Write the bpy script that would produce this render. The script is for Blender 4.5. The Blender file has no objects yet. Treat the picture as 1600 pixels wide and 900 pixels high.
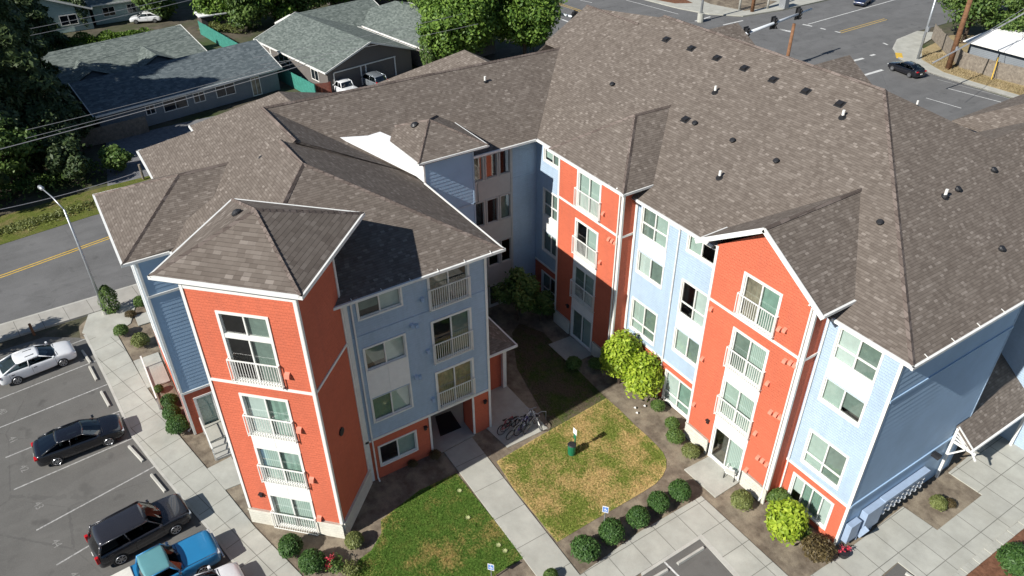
import bpy, bmesh, math, random
import numpy as np
from mathutils import Vector, Matrix
random.seed(7)
R = math.radians
scene = bpy.context.scene
COL = scene.collection

# ------------------------------------------------------------------ camera
YAW, PITCH, ROLL, FOC = R(-57.54), R(34.89), R(-0.56), 1187.0
CAM = np.array([0.0, 0.0, 33.0])
def cam_axes():
    cy, sy, cp, sp = math.cos(YAW), math.sin(YAW), math.cos(PITCH), math.sin(PITCH)
    f = np.array([sy*cp, cy*cp, -sp]); r = np.array([cy, -sy, 0.0]); u = np.cross(r, f)
    c, s = math.cos(ROLL), math.sin(ROLL)
    return c*r+s*u, -s*r+c*u, f
AR, AU, AF = cam_axes()
cd = bpy.data.cameras.new('camera'); cam = bpy.data.objects.new('camera', cd); COL.objects.link(cam)
cd.sensor_width = 36.0; cd.lens = FOC/1600*36; cd.clip_start = 0.5; cd.clip_end = 3000
m = Matrix.Identity(4)
for i in range(3):
    m[i][0] = AR[i]; m[i][1] = AU[i]; m[i][2] = -AF[i]; m[i][3] = CAM[i]
cam.matrix_world = m
scene.camera = cam

# ------------------------------------------------------------------ daylight
SUNDIR = Vector((-0.08, 1.0, -0.75)).normalized()      # the way the light travels
w = bpy.data.worlds.new('World'); scene.world = w; w.use_nodes = True
nt = w.node_tree
sky = nt.nodes.new('ShaderNodeTexSky'); sky.sky_type = 'NISHITA'; sky.sun_disc = False
sky.sun_elevation = math.asin(-SUNDIR.z); sky.sun_rotation = R(180-3)
sky.air_density = 1.0; sky.dust_density = 0.2; sky.ozone_density = 3.0
bg = nt.nodes['Background']; bg.inputs['Strength'].default_value = 0.056
nt.links.new(sky.outputs[0], bg.inputs['Color'])
sl = bpy.data.lights.new('sun', 'SUN'); sl.energy = 5.0; sl.angle = R(0.53); sl.color = (1.0, 0.965, 0.90)
so = bpy.data.objects.new('sun', sl); COL.objects.link(so)
so.rotation_euler = SUNDIR.to_track_quat('-Z', 'Y').to_euler(); so.location = (-30, -30, 60)
scene.view_settings.view_transform = 'Standard'; scene.view_settings.look = 'None'
scene.view_settings.exposure = 0.5; scene.view_settings.gamma = 1.0

# ------------------------------------------------------------------ where a photo point lies in the place
def ray(px, py): return AF + AR*((px-800)/FOC) - AU*((py-450)/FOC)
def P(px, py, z=0.0):
    d = ray(px, py); t = (z-CAM[2])/d[2]; q = CAM+t*d
    return (float(q[0]), float(q[1]), float(z))
def on_plane(px, py, p0, n):
    d = ray(px, py); n = np.array(n, float); t = ((np.array(p0, float)-CAM)@n)/(n@d); q = CAM+t*d
    return Vector([float(v) for v in q])

# ------------------------------------------------------------------ tagging and linking
def tag(o, label=None, cat=None, group=None, kind=None):
    if label: o['label'] = label
    if cat: o['category'] = cat
    if group: o['group'] = group
    if kind: o['kind'] = kind
    return o
def empty(name, loc, label, cat, group=None, rz=0.0):
    o = bpy.data.objects.new(name, None); COL.objects.link(o); o.location = loc; o.rotation_euler[2] = rz
    o.empty_display_size = 0.3
    return tag(o, label, cat, group)
def worldloc(p):
    v = Vector((0, 0, 0))
    while p is not None:
        v = v + Vector(p.location); p = p.parent
    return v
def set_uv(me):
    if len(me.polygons) > 60000: return
    uv = me.uv_layers.new(name='UVMap').data
    for p in me.polygons:
        n = p.normal
        if abs(n.z) > 0.97: t = Vector((1, 0, 0)); b = Vector((0, 1, 0))
        else:
            t = Vector((-n.y, n.x, 0)).normalized(); b = n.cross(t)
        for li in p.loop_indices:
            co = me.vertices[me.loops[li].vertex_index].co
            uv[li].uv = (co.dot(t), co.dot(b))

class MB:
    """collects shapes and links them as one mesh object"""
    def __init__(self): self.v = []; self.f = []; self.m = []; self.mats = []; self.cur = 0
    def mat(self, m):
        if m not in self.mats: self.mats.append(m)
        self.cur = self.mats.index(m); return self
    def face(self, pts):
        b = len(self.v); self.v += [tuple(p) for p in pts]; self.f.append(tuple(range(b, b+len(pts)))); self.m.append(self.cur)
    def hexa(self, c):     # 8 corners: bottom ring 0-3 ccw, top ring 4-7
        b = len(self.v); self.v += [tuple(p) for p in c]
        for q in ((3, 2, 1, 0), (4, 5, 6, 7), (0, 1, 5, 4), (1, 2, 6, 5), (2, 3, 7, 6), (3, 0, 4, 7)):
            self.f.append(tuple(b+i for i in q)); self.m.append(self.cur)
    def box(self, a, c):
        x0, y0, z0 = [min(a[i], c[i]) for i in range(3)]; x1, y1, z1 = [max(a[i], c[i]) for i in range(3)]
        self.hexa([(x0, y0, z0), (x1, y0, z0), (x1, y1, z0), (x0, y1, z0), (x0, y0, z1), (x1, y0, z1), (x1, y1, z1), (x0, y1, z1)])
    def bar(self, a, b, wd, ht, up=(0, 0, 1)):
        a = Vector(a); b = Vector(b); d = (b-a).normalized(); u = Vector(up)
        s = d.cross(u)
        if s.length < 1e-4: s = d.cross(Vector((0, 1, 0)))
        s.normalize(); u = s.cross(d).normalized(); s *= wd/2; u *= ht/2
        self.hexa([a-s-u, a+s-u, b+s-u, b-s-u, a-s+u, a+s+u, b+s+u, b-s+u])
    def prism(self, poly, z0, z1):
        A = sum(poly[i][0]*poly[(i+1) % len(poly)][1]-poly[(i+1) % len(poly)][0]*poly[i][1] for i in range(len(poly)))
        if A < 0: poly = poly[::-1]
        n = len(poly); b = len(self.v)
        self.v += [(p[0], p[1], z0) for p in poly]+[(p[0], p[1], z1) for p in poly]
        self.f.append(tuple(b+n+i for i in range(n))); self.m.append(self.cur)
        self.f.append(tuple(b+n-1-i for i in range(n))); self.m.append(self.cur)
        for i in range(n):
            j = (i+1) % n; self.f.append((b+i, b+j, b+n+j, b+n+i)); self.m.append(self.cur)
    def tube(self, pts, r, seg=8, cap=True):
        pts = [Vector(p) for p in pts]; rs = r if isinstance(r, (list, tuple)) else [r]*len(pts)
        b = len(self.v); prev = None
        for i, p in enumerate(pts):
            d = (pts[min(i+1, len(pts)-1)]-pts[max(i-1, 0)]).normalized()
            if prev is None:
                s = d.cross(Vector((0, 0, 1)))
                if s.length < 1e-3: s = d.cross(Vector((0, 1, 0)))
            else: s = prev-d*prev.dot(d)
            s.normalize(); prev = s; t = d.cross(s)
            for k in range(seg):
                a = 2*math.pi*k/seg; self.v.append(tuple(p+(s*math.cos(a)+t*math.sin(a))*rs[i]))
        for i in range(len(pts)-1):
            for k in range(seg):
                k2 = (k+1) % seg
                self.f.append((b+i*seg+k2, b+i*seg+k, b+(i+1)*seg+k, b+(i+1)*seg+k2)); self.m.append(self.cur)
        if cap:
            self.f.append(tuple(b+k for k in range(seg))); self.m.append(self.cur)
            e = b+(len(pts)-1)*seg; self.f.append(tuple(e+seg-1-k for k in range(seg))); self.m.append(self.cur)
    def torus(self, c, ax, R_, r, n=20, k=6):
        c = Vector(c); ax = Vector(ax).normalized(); s = ax.cross(Vector((0, 0, 1)))
        if s.length < 1e-3: s = Vector((1, 0, 0))
        s.normalize(); t = ax.cross(s); b = len(self.v)
        for i in range(n):
            a = 2*math.pi*i/n; d = s*math.cos(a)+t*math.sin(a)
            for j in range(k):
                q = 2*math.pi*j/k; self.v.append(tuple(c+d*(R_+r*math.cos(q))+ax*r*math.sin(q)))
        for i in range(n):
            for j in range(k):
                i2 = (i+1) % n; j2 = (j+1) % k
                self.f.append((b+i*k+j, b+i2*k+j, b+i2*k+j2, b+i*k+j2)); self.m.append(self.cur)
    def build(self, name, mat=None, parent=None, smooth=False, world=True, uv=True, bevel=0):
        me = bpy.data.meshes.new(name)
        off = worldloc(parent) if (parent is not None and world) else Vector((0, 0, 0))
        me.from_pydata([(x-off.x, y-off.y, z-off.z) for x, y, z in self.v], [], self.f)
        if mat is not None: me.materials.append(mat)
        else:
            for mm in self.mats: me.materials.append(mm)
            me.polygons.foreach_set('material_index', self.m)
        me.update()
        if uv: set_uv(me)
        if smooth: me.polygons.foreach_set('use_smooth', [True]*len(me.polygons))
        o = bpy.data.objects.new(name, me); COL.objects.link(o); o.parent = parent
        if bevel:
            b = o.modifiers.new('bevel', 'BEVEL'); b.width = bevel; b.segments = 2; b.limit_method = 'ANGLE'; b.angle_limit = R(40)
        return o
def copy_tree(o, parent=None):
    c = o.copy(); COL.objects.link(c); c.parent = parent
    for ch in list(o.children): copy_tree(ch, c)
    return c

# ------------------------------------------------------------------ procedural materials
class NT:
    def __init__(self, name):
        self.m = bpy.data.materials.new(name); self.m.use_nodes = True; self.t = self.m.node_tree
        self.b = self.t.nodes['Principled BSDF']; self.out = self.t.nodes['Material Output']
    def n(self, typ, **kw):
        nd = self.t.nodes.new(typ)
        for k, v in kw.items():
            if k in nd.inputs.keys() and not hasattr(nd, k): self.set(nd, k, v)
            elif hasattr(nd, k) and not isinstance(v, bpy.types.NodeSocket): setattr(nd, k, v)
            else: self.set(nd, k, v)
        return nd
    def set(self, nd, k, v):
        s = nd.inputs[k]
        if isinstance(v, bpy.types.NodeSocket): self.t.links.new(v, s)
        else: s.default_value = v
    def uv(self): return self.n('ShaderNodeTexCoord').outputs['UV']
    def obj(self): return self.n('ShaderNodeTexCoord').outputs['Object']
    def pos(self): return self.n('ShaderNodeNewGeometry').outputs['Position']
    def noise(self, vec, scale, detail=4, rough=0.6):
        nd = self.n('ShaderNodeTexNoise'); self.set(nd, 'Vector', vec); self.set(nd, 'Scale', scale); self.set(nd, 'Detail', detail); self.set(nd, 'Roughness', rough)
        return nd.outputs['Fac']
    def math(self, op, a, b=0.0, c=None):
        nd = self.t.nodes.new('ShaderNodeMath'); nd.operation = op
        for i, v in enumerate((a, b) if c is None else (a, b, c)):
            if isinstance(v, bpy.types.NodeSocket): self.t.links.new(v, nd.inputs[i])
            else: nd.inputs[i].default_value = v
        return nd.outputs[0]
    def ramp(self, fac, stops, interp='LINEAR'):
        nd = self.t.nodes.new('ShaderNodeValToRGB'); self.t.links.new(fac, nd.inputs[0]); cr = nd.color_ramp; cr.interpolation = interp
        while len(cr.elements) < len(stops): cr.elements.new(0.5)
        for e, (p, c) in zip(cr.elements, stops): e.position = p; e.color = (*c, 1) if len(c) == 3 else c
        return nd.outputs[0]
    def mix(self, fac, a, b, mode='MIX'):
        nd = self.t.nodes.new('ShaderNodeMix'); nd.data_type = 'RGBA'; nd.blend_type = mode
        for i, v in ((0, fac), (6, a), (7, b)):
            if isinstance(v, bpy.types.NodeSocket): self.t.links.new(v, nd.inputs[i])
            else: nd.inputs[i].default_value = (*v, 1) if isinstance(v, tuple) and len(v) == 3 else v
        return nd.outputs[2]
    def sep(self, vec):
        nd = self.n('ShaderNodeSeparateXYZ'); self.t.links.new(vec, nd.inputs[0]); return nd.outputs
    def mapping(self, vec, scale=(1, 1, 1), rot=(0, 0, 0), loc=(0, 0, 0)):
        nd = self.n('ShaderNodeMapping'); self.t.links.new(vec, nd.inputs[0])
        nd.inputs['Scale'].default_value = scale; nd.inputs['Rotation'].default_value = rot; nd.inputs['Location'].default_value = loc
        return nd.outputs[0]
    def bump(self, h, dist=0.01, strength=1.0):
        nd = self.n('ShaderNodeBump'); self.t.links.new(h, nd.inputs['Height']); nd.inputs['Distance'].default_value = dist; nd.inputs['Strength'].default_value = strength
        self.t.links.new(nd.outputs[0], self.b.inputs['Normal']); return nd
    def col(self, c): self.set(self.b, 'Base Color', (*c, 1) if isinstance(c, tuple) else c)
    def fin(self, rough=0.8, metal=0.0, spec=0.5):
        self.set(self.b, 'Roughness', rough); self.set(self.b, 'Metallic', metal); self.set(self.b, 'Specular IOR Level', spec); return self.m

def paint(name, c, rough=0.55, var=0.08, metal=0.0, scale=3.0, dirt=0.0, coat=0.0):
    t = NT(name); f = t.noise(t.obj(), scale, 5)
    d = tuple(x*(1-var*2) for x in c); l = tuple(min(1, x*(1+var)) for x in c)
    t.col(t.ramp(f, [(0.3, d), (0.7, l)])); t.b.inputs['Coat Weight'].default_value = coat
    if coat: t.b.inputs['Coat Roughness'].default_value = 0.04
    return t.fin(rough, metal)

def siding(name, c, lap=0.19, shingle=False, depth=0.012, var=0.06, stagger=0.03):
    t = NT(name); uv = t.uv(); s = t.sep(uv)
    big = t.noise(t.obj(), 0.35, 4); fine = t.noise(t.obj(), 18, 3)
    dk = tuple(x*(1-var*1.6) for x in c); lt = tuple(min(1, x*(1+var)) for x in c)
    colr = t.ramp(big, [(0.3, dk), (0.7, lt)])
    v = s[1]
    if shingle:
        row = t.math('FLOOR', t.math('DIVIDE', v, lap))
        colx = t.math('ADD', t.math('DIVIDE', s[0], 0.17), t.math('MULTIPLY', t.math('FRACT', t.math('MULTIPLY', row, 0.437)), 1.0))
        cell = t.math('FLOOR', colx)
        cmb = t.n('ShaderNodeCombineXYZ'); t.t.links.new(cell, cmb.inputs[0]); t.t.links.new(row, cmb.inputs[1])
        wn = t.n('ShaderNodeTexWhiteNoise'); t.t.links.new(cmb.outputs[0], wn.inputs['Vector'])
        v = t.math('ADD', v, t.math('MULTIPLY', wn.outputs['Value'], stagger))
        colr = t.mix(t.math('MULTIPLY', wn.outputs['Value'], 0.16), colr, tuple(x*0.62 for x in c))
        gap = t.math('LESS_THAN', t.math('FRACT', colx), 0.07)
    fr = t.math('FRACT', t.math('DIVIDE', v, lap))
    h = t.math('SUBTRACT', 1.0, fr)
    if shingle: h = t.math('SUBTRACT', h, t.math('MULTIPLY', gap, 0.45))
    stk = t.noise(t.mapping(t.obj(), scale=(2.2, 2.2, .22)), 1.0, 5, .65)
    colr = t.mix(t.math('MULTIPLY', t.ramp(stk, [(0.48, (0, 0, 0)), (0.72, (1, 1, 1))]), 0.3), colr, tuple(x*0.62+.02 for x in c))
    edge = t.math('GREATER_THAN', fr, 0.93)
    colr = t.mix(t.math('MULTIPLY', edge, 0.25), colr, tuple(x*0.35 for x in c))
    colr = t.mix(t.math('MULTIPLY', t.math('SUBTRACT', fine, 0.45), 0.25), colr, tuple(x*0.5 for x in c))
    t.col(colr); t.bump(h, depth)
    return t.fin(0.75, spec=0.3)

def shingles(name, cols, row=0.21, wid=0.36, depth=0.02, light=0.55):
    t = NT(name); uv = t.uv(); s = t.sep(uv); ob = t.pos()
    r = t.math('FLOOR', t.math('DIVIDE', s[1], row))
    sh = t.n('ShaderNodeTexWhiteNoise'); sh.noise_dimensions = '1D'; t.t.links.new(r, sh.inputs['W'])
    cx = t.math('ADD', t.math('DIVIDE', s[0], wid), t.math('MULTIPLY', sh.outputs['Value'], 5.0))
    cell = t.math('FLOOR', cx)
    cmb = t.n('ShaderNodeCombineXYZ'); t.t.links.new(cell, cmb.inputs[0]); t.t.links.new(r, cmb.inputs[1])
    wn = t.n('ShaderNodeTexWhiteNoise'); t.t.links.new(cmb.outputs[0], wn.inputs['Vector'])
    colr = t.ramp(wn.outputs['Value'], cols)
    big = t.noise(ob, 0.22, 5, 0.65); mid = t.noise(ob, 1.6, 4)
    colr = t.mix(t.math('MULTIPLY', t.ramp(big, [(0.35, (0, 0, 0)), (0.75, (1, 1, 1))]), 0.35), colr, cols[0][1])
    colr = t.mix(t.math('MULTIPLY', t.ramp(mid, [(0.45, (0, 0, 0)), (0.75, (1, 1, 1))]), 0.12), colr, cols[-1][1])
    stk = t.noise(t.mapping(uv, scale=(1.6, .13, 1)), 1.0, 5, .7)
    colr = t.mix(t.math('MULTIPLY', t.ramp(stk, [(0.5, (0, 0, 0)), (0.72, (1, 1, 1))]), 0.28), colr, tuple(x*.8 for x in cols[0][1]))
    grit = t.noise(ob, 30, 2)
    colr = t.mix(t.math('MULTIPLY', grit, 0.25), colr, tuple(x*0.45 for x in cols[1][1]))
    fr = t.math('FRACT', t.math('DIVIDE', s[1], row))
    ln = t.math('LESS_THAN', fr, 0.13)
    colr = t.mix(t.math('MULTIPLY', ln, 0.45), colr, tuple(x*0.3 for x in cols[0][1]))
    t.col(colr)
    tabs = t.math('MULTIPLY', t.math('GREATER_THAN', wn.outputs['Value'], 0.5), 0.25)
    t.bump(t.math('ADD', t.math('SUBTRACT', 1.0, fr), tabs), depth)
    return t.fin(0.9, spec=0.2)

def speckle(name, a, b, scale=6.0, fine=40.0, rough=0.9, bumpd=0.01, c3=None, sc3=0.4):
    t = NT(name); p = t.pos(); f1 = t.noise(p, scale, 6, 0.65); f2 = t.noise(p, fine, 3)
    c = t.ramp(f1, [(0.32, a), (0.68, b)])
    if c3:
        f3 = t.noise(p, sc3, 5, 0.6); c = t.mix(t.ramp(f3, [(0.45, (0, 0, 0)), (0.62, (1, 1, 1))]), c, c3)
    c = t.mix(t.math('MULTIPLY', t.ramp(f2, [(0.4, (0, 0, 0)), (0.75, (1, 1, 1))]), 0.4), c, tuple(x*0.5 for x in a))
    t.col(c); t.bump(t.math('ADD', f1, t.math('MULTIPLY', f2, 0.4)), bumpd)
    return t.fin(rough, spec=0.25)

def concrete(name, c=(0.41, 0.405, 0.36), rot=0.0, off=(0, 0), sp=(1.5, 1.5), lines=True):
    t = NT(name); p = t.pos()
    f1 = t.noise(p, 0.9, 6, 0.65); f2 = t.noise(p, 25, 3); f3 = t.noise(p, 0.25, 3)
    cc = t.ramp(f1, [(0.3, tuple(x*0.78 for x in c)), (0.7, tuple(x*1.08 for x in c))])
    cc = t.mix(t.math('MULTIPLY', t.ramp(f2, [(0.45, (0, 0, 0)), (0.8, (1, 1, 1))]), 0.3), cc, tuple(x*0.5 for x in c))
    cc = t.mix(t.math('MULTIPLY', t.ramp(f3, [(0.5, (0, 0, 0)), (0.7, (1, 1, 1))]), 0.25), cc, (c[0]*0.7, c[1]*0.66, c[2]*0.58))
    if lines:
        q = t.sep(t.mapping(p, loc=(off[0], off[1], 0), rot=(0, 0, rot)))
        l = None
        for i in (0, 1):
            if not sp[i]: continue
            a = t.math('LESS_THAN', t.math('FRACT', t.math('DIVIDE', q[i], sp[i])), 0.028/sp[i]*1.4)
            l = a if l is None else t.math('MAXIMUM', l, a)
        cc = t.mix(t.math('MULTIPLY', l, 0.75), cc, (0.08, 0.075, 0.065))
        pad = t.n('ShaderNodeTexWhiteNoise')
        cmb = t.n('ShaderNodeCombineXYZ')
        t.t.links.new(t.math('FLOOR', t.math('DIVIDE', q[0], sp[0] or 1.5)), cmb.inputs[0]); t.t.links.new(t.math('FLOOR', t.math('DIVIDE', q[1], sp[1] or 3)), cmb.inputs[1])
        t.t.links.new(cmb.outputs[0], pad.inputs['Vector'])
        cc = t.mix(t.math('MULTIPLY', pad.outputs['Value'], 0.22), cc, tuple(x*0.7 for x in c))
    t.col(cc); t.bump(f2, 0.004)
    return t.fin(0.85, spec=0.3)

def asphalt(name, c=(0.085, 0.083, 0.08)):
    t = NT(name); p = t.pos()
    f1 = t.noise(p, 0.35, 6, 0.7); f2 = t.noise(p, 30, 4, 0.7); f3 = t.noise(t.mapping(p, scale=(1, 0.12, 1), rot=(0, 0, 0.3)), 0.9, 4)
    cc = t.ramp(f1, [(0.3, tuple(x*0.8 for x in c)), (0.7, tuple(x*1.15 for x in c))])
    cc = t.mix(t.ramp(f3, [(0.5, (0, 0, 0)), (0.8, (0.5, 0.5, 0.5))]), cc, tuple(x*1.4 for x in c))
    cc = t.mix(t.math('MULTIPLY', t.ramp(f2, [(0.42, (0, 0, 0)), (0.7, (1, 1, 1))]), 0.4), cc, tuple(x*1.9 for x in c))
    vo = t.n('ShaderNodeTexVoronoi'); vo.feature = 'DISTANCE_TO_EDGE'
    t.set(vo, 'Vector', t.mapping(p, rot=(0, 0, 0.4))); t.set(vo, 'Scale', 0.11)
    crack = t.math('LESS_THAN', t.math('ADD', vo.outputs['Distance'], t.math('MULTIPLY', t.noise(p, 2.0, 4), 0.02)), 0.0125)
    cc = t.mix(t.math('MULTIPLY', crack, 0.18), cc, (0.02, 0.02, 0.02))
    st = t.noise(p, 0.75, 3, 0.5); cc = t.mix(t.math('MULTIPLY', t.ramp(st, [(0.62, (0, 0, 0)), (0.72, (1, 1, 1))]), 0.45), cc, tuple(x*0.45 for x in c))
    pt = t.noise(t.mapping(p, scale=(1, .3, 1), rot=(0, 0, -.2)), 0.35, 2); cc = t.mix(t.math('MULTIPLY', t.ramp(pt, [(0.55, (0, 0, 0)), (0.57, (1, 1, 1))]), 0.16), cc, tuple(x*1.7 for x in c))
    t.col(cc); t.bump(f2, 0.004)
    return t.fin(0.85, spec=0.35)

def lawnmat(name, g1, g2, dry, thr, sc=0.45, off=(0, 0, 0)):
    t = NT(name); p = t.mapping(t.pos(), loc=off)
    f0 = t.noise(p, sc, 6, 0.7); f1 = t.noise(p, 9, 4, 0.7); f2 = t.noise(p, 1.8, 4)
    g = t.ramp(f1, [(0.35, g1), (0.7, g2)])
    g = t.mix(t.math('MULTIPLY', t.ramp(f2, [(0.45, (0, 0, 0)), (0.65, (1, 1, 1))]), 0.3), g, (0.16, 0.17, 0.04))
    d = t.ramp(f1, [(0.3, tuple(x*0.6 for x in dry)), (0.65, dry)])
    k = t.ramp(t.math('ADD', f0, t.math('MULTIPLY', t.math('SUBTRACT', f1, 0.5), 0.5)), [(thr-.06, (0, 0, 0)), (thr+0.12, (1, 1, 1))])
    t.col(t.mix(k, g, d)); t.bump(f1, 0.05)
    return t.fin(0.9, spec=0.15)

def leafmat(name, a, b, trans=0.25):
    t = NT(name); oi = t.n('ShaderNodeNewGeometry'); r = oi.outputs['Random Per Island']
    f = t.noise(t.pos(), 1.1, 3)
    c = t.ramp(t.math('ADD', t.math('MULTIPLY', r, 0.7), t.math('MULTIPLY', f, 0.4)), [(0.2, a), (0.85, b)])
    t.col(c); t.fin(0.55, spec=0.35)
    tr = t.n('ShaderNodeBsdfTranslucent'); t.set(tr, 'Color', c)
    mx = t.n('ShaderNodeMixShader'); mx.inputs[0].default_value = trans
    t.t.links.new(t.b.outputs[0], mx.inputs[1]); t.t.links.new(tr.outputs[0], mx.inputs[2]); t.t.links.new(mx.outputs[0], t.out.inputs[0])
    return t.m

def glassmat(name, tint=(0.78, 0.84, 0.82), refl=0.10):
    t = NT(name); tr = t.n('ShaderNodeBsdfTransparent'); t.set(tr, 'Color', (*tint, 1))
    gl = t.n('ShaderNodeBsdfGlossy'); gl.inputs['Roughness'].default_value = 0.03
    fr = t.n('ShaderNodeFresnel'); fr.inputs['IOR'].default_value = 1.5
    ge = t.n('ShaderNodeNewGeometry'); front = t.math('SUBTRACT', 1.0, ge.outputs['Backfacing'])
    mx = t.n('ShaderNodeMixShader'); t.t.links.new(t.math('MULTIPLY', t.math('ADD', fr.outputs[0], refl), front), mx.inputs[0])
    t.t.links.new(tr.outputs[0], mx.inputs[1]); t.t.links.new(gl.outputs[0], mx.inputs[2]); t.t.links.new(mx.outputs[0], t.out.inputs[0])
    return t.m

M = {}
M['blue'] = siding('blue_shingle_siding', (0.385, 0.49, 0.605), 0.15, True, 0.011, stagger=0.015)
M['blueboard'] = paint('blue_painted_board', (0.33, 0.47, 0.63), 0.7, 0.05, scale=.6)
M['bluelap'] = siding('blue_lap_siding', (0.37, 0.48, 0.60), 0.21, False, 0.07)
M['orange'] = siding('orange_shingle_siding', (0.56, 0.135, 0.072), 0.16, True, 0.02, stagger=.07)
M['stone'] = siding('painted_stone', (0.60, 0.58, 0.50), 0.16, True, 0.05, var=.12, stagger=.06)
M['white'] = paint('white_trim', (0.74, 0.73, 0.69), 0.5, 0.04)
M['panel'] = paint('white_panel', (0.78, 0.77, 0.74), 0.6, 0.03)
M['greypanel'] = paint('grey_panel', (0.42, 0.41, 0.39), 0.6, 0.03)
M['membrane'] = paint('white_membrane', (0.8, 0.8, 0.8), 0.5, 0.03)
M['gutter'] = paint('gutter_white', (0.75, 0.75, 0.72), 0.4, 0.05)
M['dark'] = paint('dark_interior', (0.02, 0.02, 0.022), 0.8, 0.1)
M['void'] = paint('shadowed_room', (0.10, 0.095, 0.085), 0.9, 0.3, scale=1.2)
M['black'] = paint('black_plastic', (0.018, 0.018, 0.02), 0.5, 0.1)
M['steel'] = paint('galvanised_steel', (0.42, 0.44, 0.46), 0.4, 0.08, 0.6)
M['roof'] = shingles('roof_shingles', RCOLS := [(0.0, (0.122, 0.100, 0.084)), (0.35, (0.150, 0.125, 0.106)), (0.75, (0.174, 0.146, 0.124)), (0.93, (0.205, 0.175, 0.151)), (1.0, (0.275, 0.238, 0.208))], row=.14, wid=.22, depth=.016)
M['rooftower'] = shingles('tower_shingles', RCOLS)
M['roofgreen'] = shingles('green_grey_shingles', [(0.0, (0.095, 0.115, 0.105)), (0.5, (0.15, 0.175, 0.16)), (1.0, (0.22, 0.25, 0.23))])
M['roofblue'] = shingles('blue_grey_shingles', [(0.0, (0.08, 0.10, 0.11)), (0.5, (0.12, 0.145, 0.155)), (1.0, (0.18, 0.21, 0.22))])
M['soil'] = speckle('dry_soil', (0.105, 0.082, 0.06), (0.21, 0.172, 0.13), 2.2, 30, bumpd=0.03, c3=(0.27, 0.225, 0.165), sc3=0.8)
M['mulch'] = speckle('red_mulch', (0.11, 0.05, 0.028), (0.23, 0.11, 0.065), 4, 30, bumpd=0.04)
M['conc'] = concrete('concrete_walk', sp=(1.55, 1.55), off=(0.3, 0.45))
M['concwalk'] = concrete('concrete_path', sp=(2.15, 0), off=(0.95, 0))
M['concleft'] = concrete('concrete_sidewalk', rot=R(-15.5), sp=(1.5, 1.62), off=(0.2, 0.75))
M['concroad'] = concrete('concrete_roadside', (0.38, 0.365, 0.33), rot=R(-97), sp=(1.6, 0), off=(0, 0))
M['concplain'] = concrete('concrete_plain', lines=False)
M['curb'] = concrete('concrete_curb', (0.45, 0.44, 0.40), lines=False)
M['asph'] = asphalt('parking_asphalt', (0.102, 0.098, 0.091))
M['road'] = asphalt('road_asphalt', (0.115, 0.114, 0.113))
M['pwhite'] = paint('road_paint_white', (0.62, 0.62, 0.6), 0.7, 0.22, scale=6)
M['pfaint'] = paint('worn_paint', (0.36, 0.355, 0.34), 0.8, 0.25, scale=8)
M['pyellow'] = paint('road_paint_yellow', (0.62, 0.40, 0.05), 0.7, 0.15, scale=6)
M['lawng'] = lawnmat('green_lawn', (0.052, 0.11, 0.014), (0.125, 0.21, 0.04), (0.38, 0.28, 0.10), 0.585, off=(3.3, 0, 0))
M['lawnd'] = lawnmat('parched_lawn', (0.10, 0.14, 0.02), (0.22, 0.255, 0.055), (0.52, 0.37, 0.155), 0.485, off=(8, 2, 0))
M['thin'] = lawnmat('thin_grass_shade_toned', (0.035, 0.06, 0.012), (0.085, 0.11, 0.03), (0.12, 0.095, 0.065), 0.46, sc=.7)  # patchy grass over soil, its colour also darkened to paint in the courtyard shade
M['faded'] = paint('faded_paint', (0.24, 0.235, 0.22), 0.8, 0.3, scale=9)
M['wildg'] = lawnmat('roadside_grass', (0.05, 0.07, 0.012), (0.14, 0.16, 0.03), (0.2, 0.16, 0.07), 0.55)
M['straw'] = lawnmat('dry_straw', (0.22, 0.17, 0.09), (0.36, 0.28, 0.16), (0.42, 0.33, 0.19), 0.5)
M['earth'] = speckle('dark_earth', (0.06, 0.055, 0.04), (0.13, 0.11, 0.08), 0.8, 12, bumpd=0.05, c3=(0.05, 0.07, 0.02), sc3=0.12)  # dark soil of the base terrain, mottled with green
M['gravel'] = speckle('grey_gravel', (0.13, 0.13, 0.135), (0.22, 0.22, 0.225), 3, 20, bumpd=0.03)
M['pane'] = glassmat('window_glass')
M['panecar'] = glassmat('car_glass', (0.25, 0.3, 0.32), 0.08)
M['leafdark'] = leafmat('boxwood_leaves', (0.025, 0.07, 0.014), (0.085, 0.17, 0.04))
M['leaflime'] = leafmat('lime_leaves', (0.17, 0.27, 0.015), (0.42, 0.52, 0.05), 0.3)
M['leafmaple'] = leafmat('maple_leaves', (0.05, 0.115, 0.016), (0.19, 0.30, 0.05), 0.3)
M['leafmid'] = leafmat('mid_leaves', (0.045, 0.10, 0.02), (0.14, 0.21, 0.05))
M['leafconifer'] = leafmat('conifer_needles', (0.025, 0.05, 0.018), (0.085, 0.12, 0.04), 0.15)
M['leafolive'] = leafmat('olive_leaves', (0.09, 0.11, 0.03), (0.22, 0.25, 0.08))
M['leafrust'] = leafmat('rusty_leaves', (0.05, 0.035, 0.015), (0.16, 0.12, 0.05))
M['petal'] = leafmat('pink_petals', (0.5, 0.03, 0.06), (0.75, 0.1, 0.14))
M['bark'] = speckle('bark', (0.05, 0.035, 0.025), (0.13, 0.10, 0.075), 6, 30, bumpd=0.04)
M['pole'] = speckle('wooden_pole', (0.13, 0.065, 0.035), (0.27, 0.14, 0.075), 2.5, 25, bumpd=0.02)
M['fencewood'] = speckle('weathered_boards', (0.16, 0.135, 0.11), (0.30, 0.26, 0.21), 3, 20, bumpd=0.02)
M['wire'] = paint('power_cable', (0.35, 0.35, 0.36), 0.4, 0.05)
# ================================================================== the apartment building
APT = empty('apartment_building', (-30, 20, 0), 'four storey orange and blue apartment building with brown shingle roofs round a courtyard', 'building')

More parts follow.
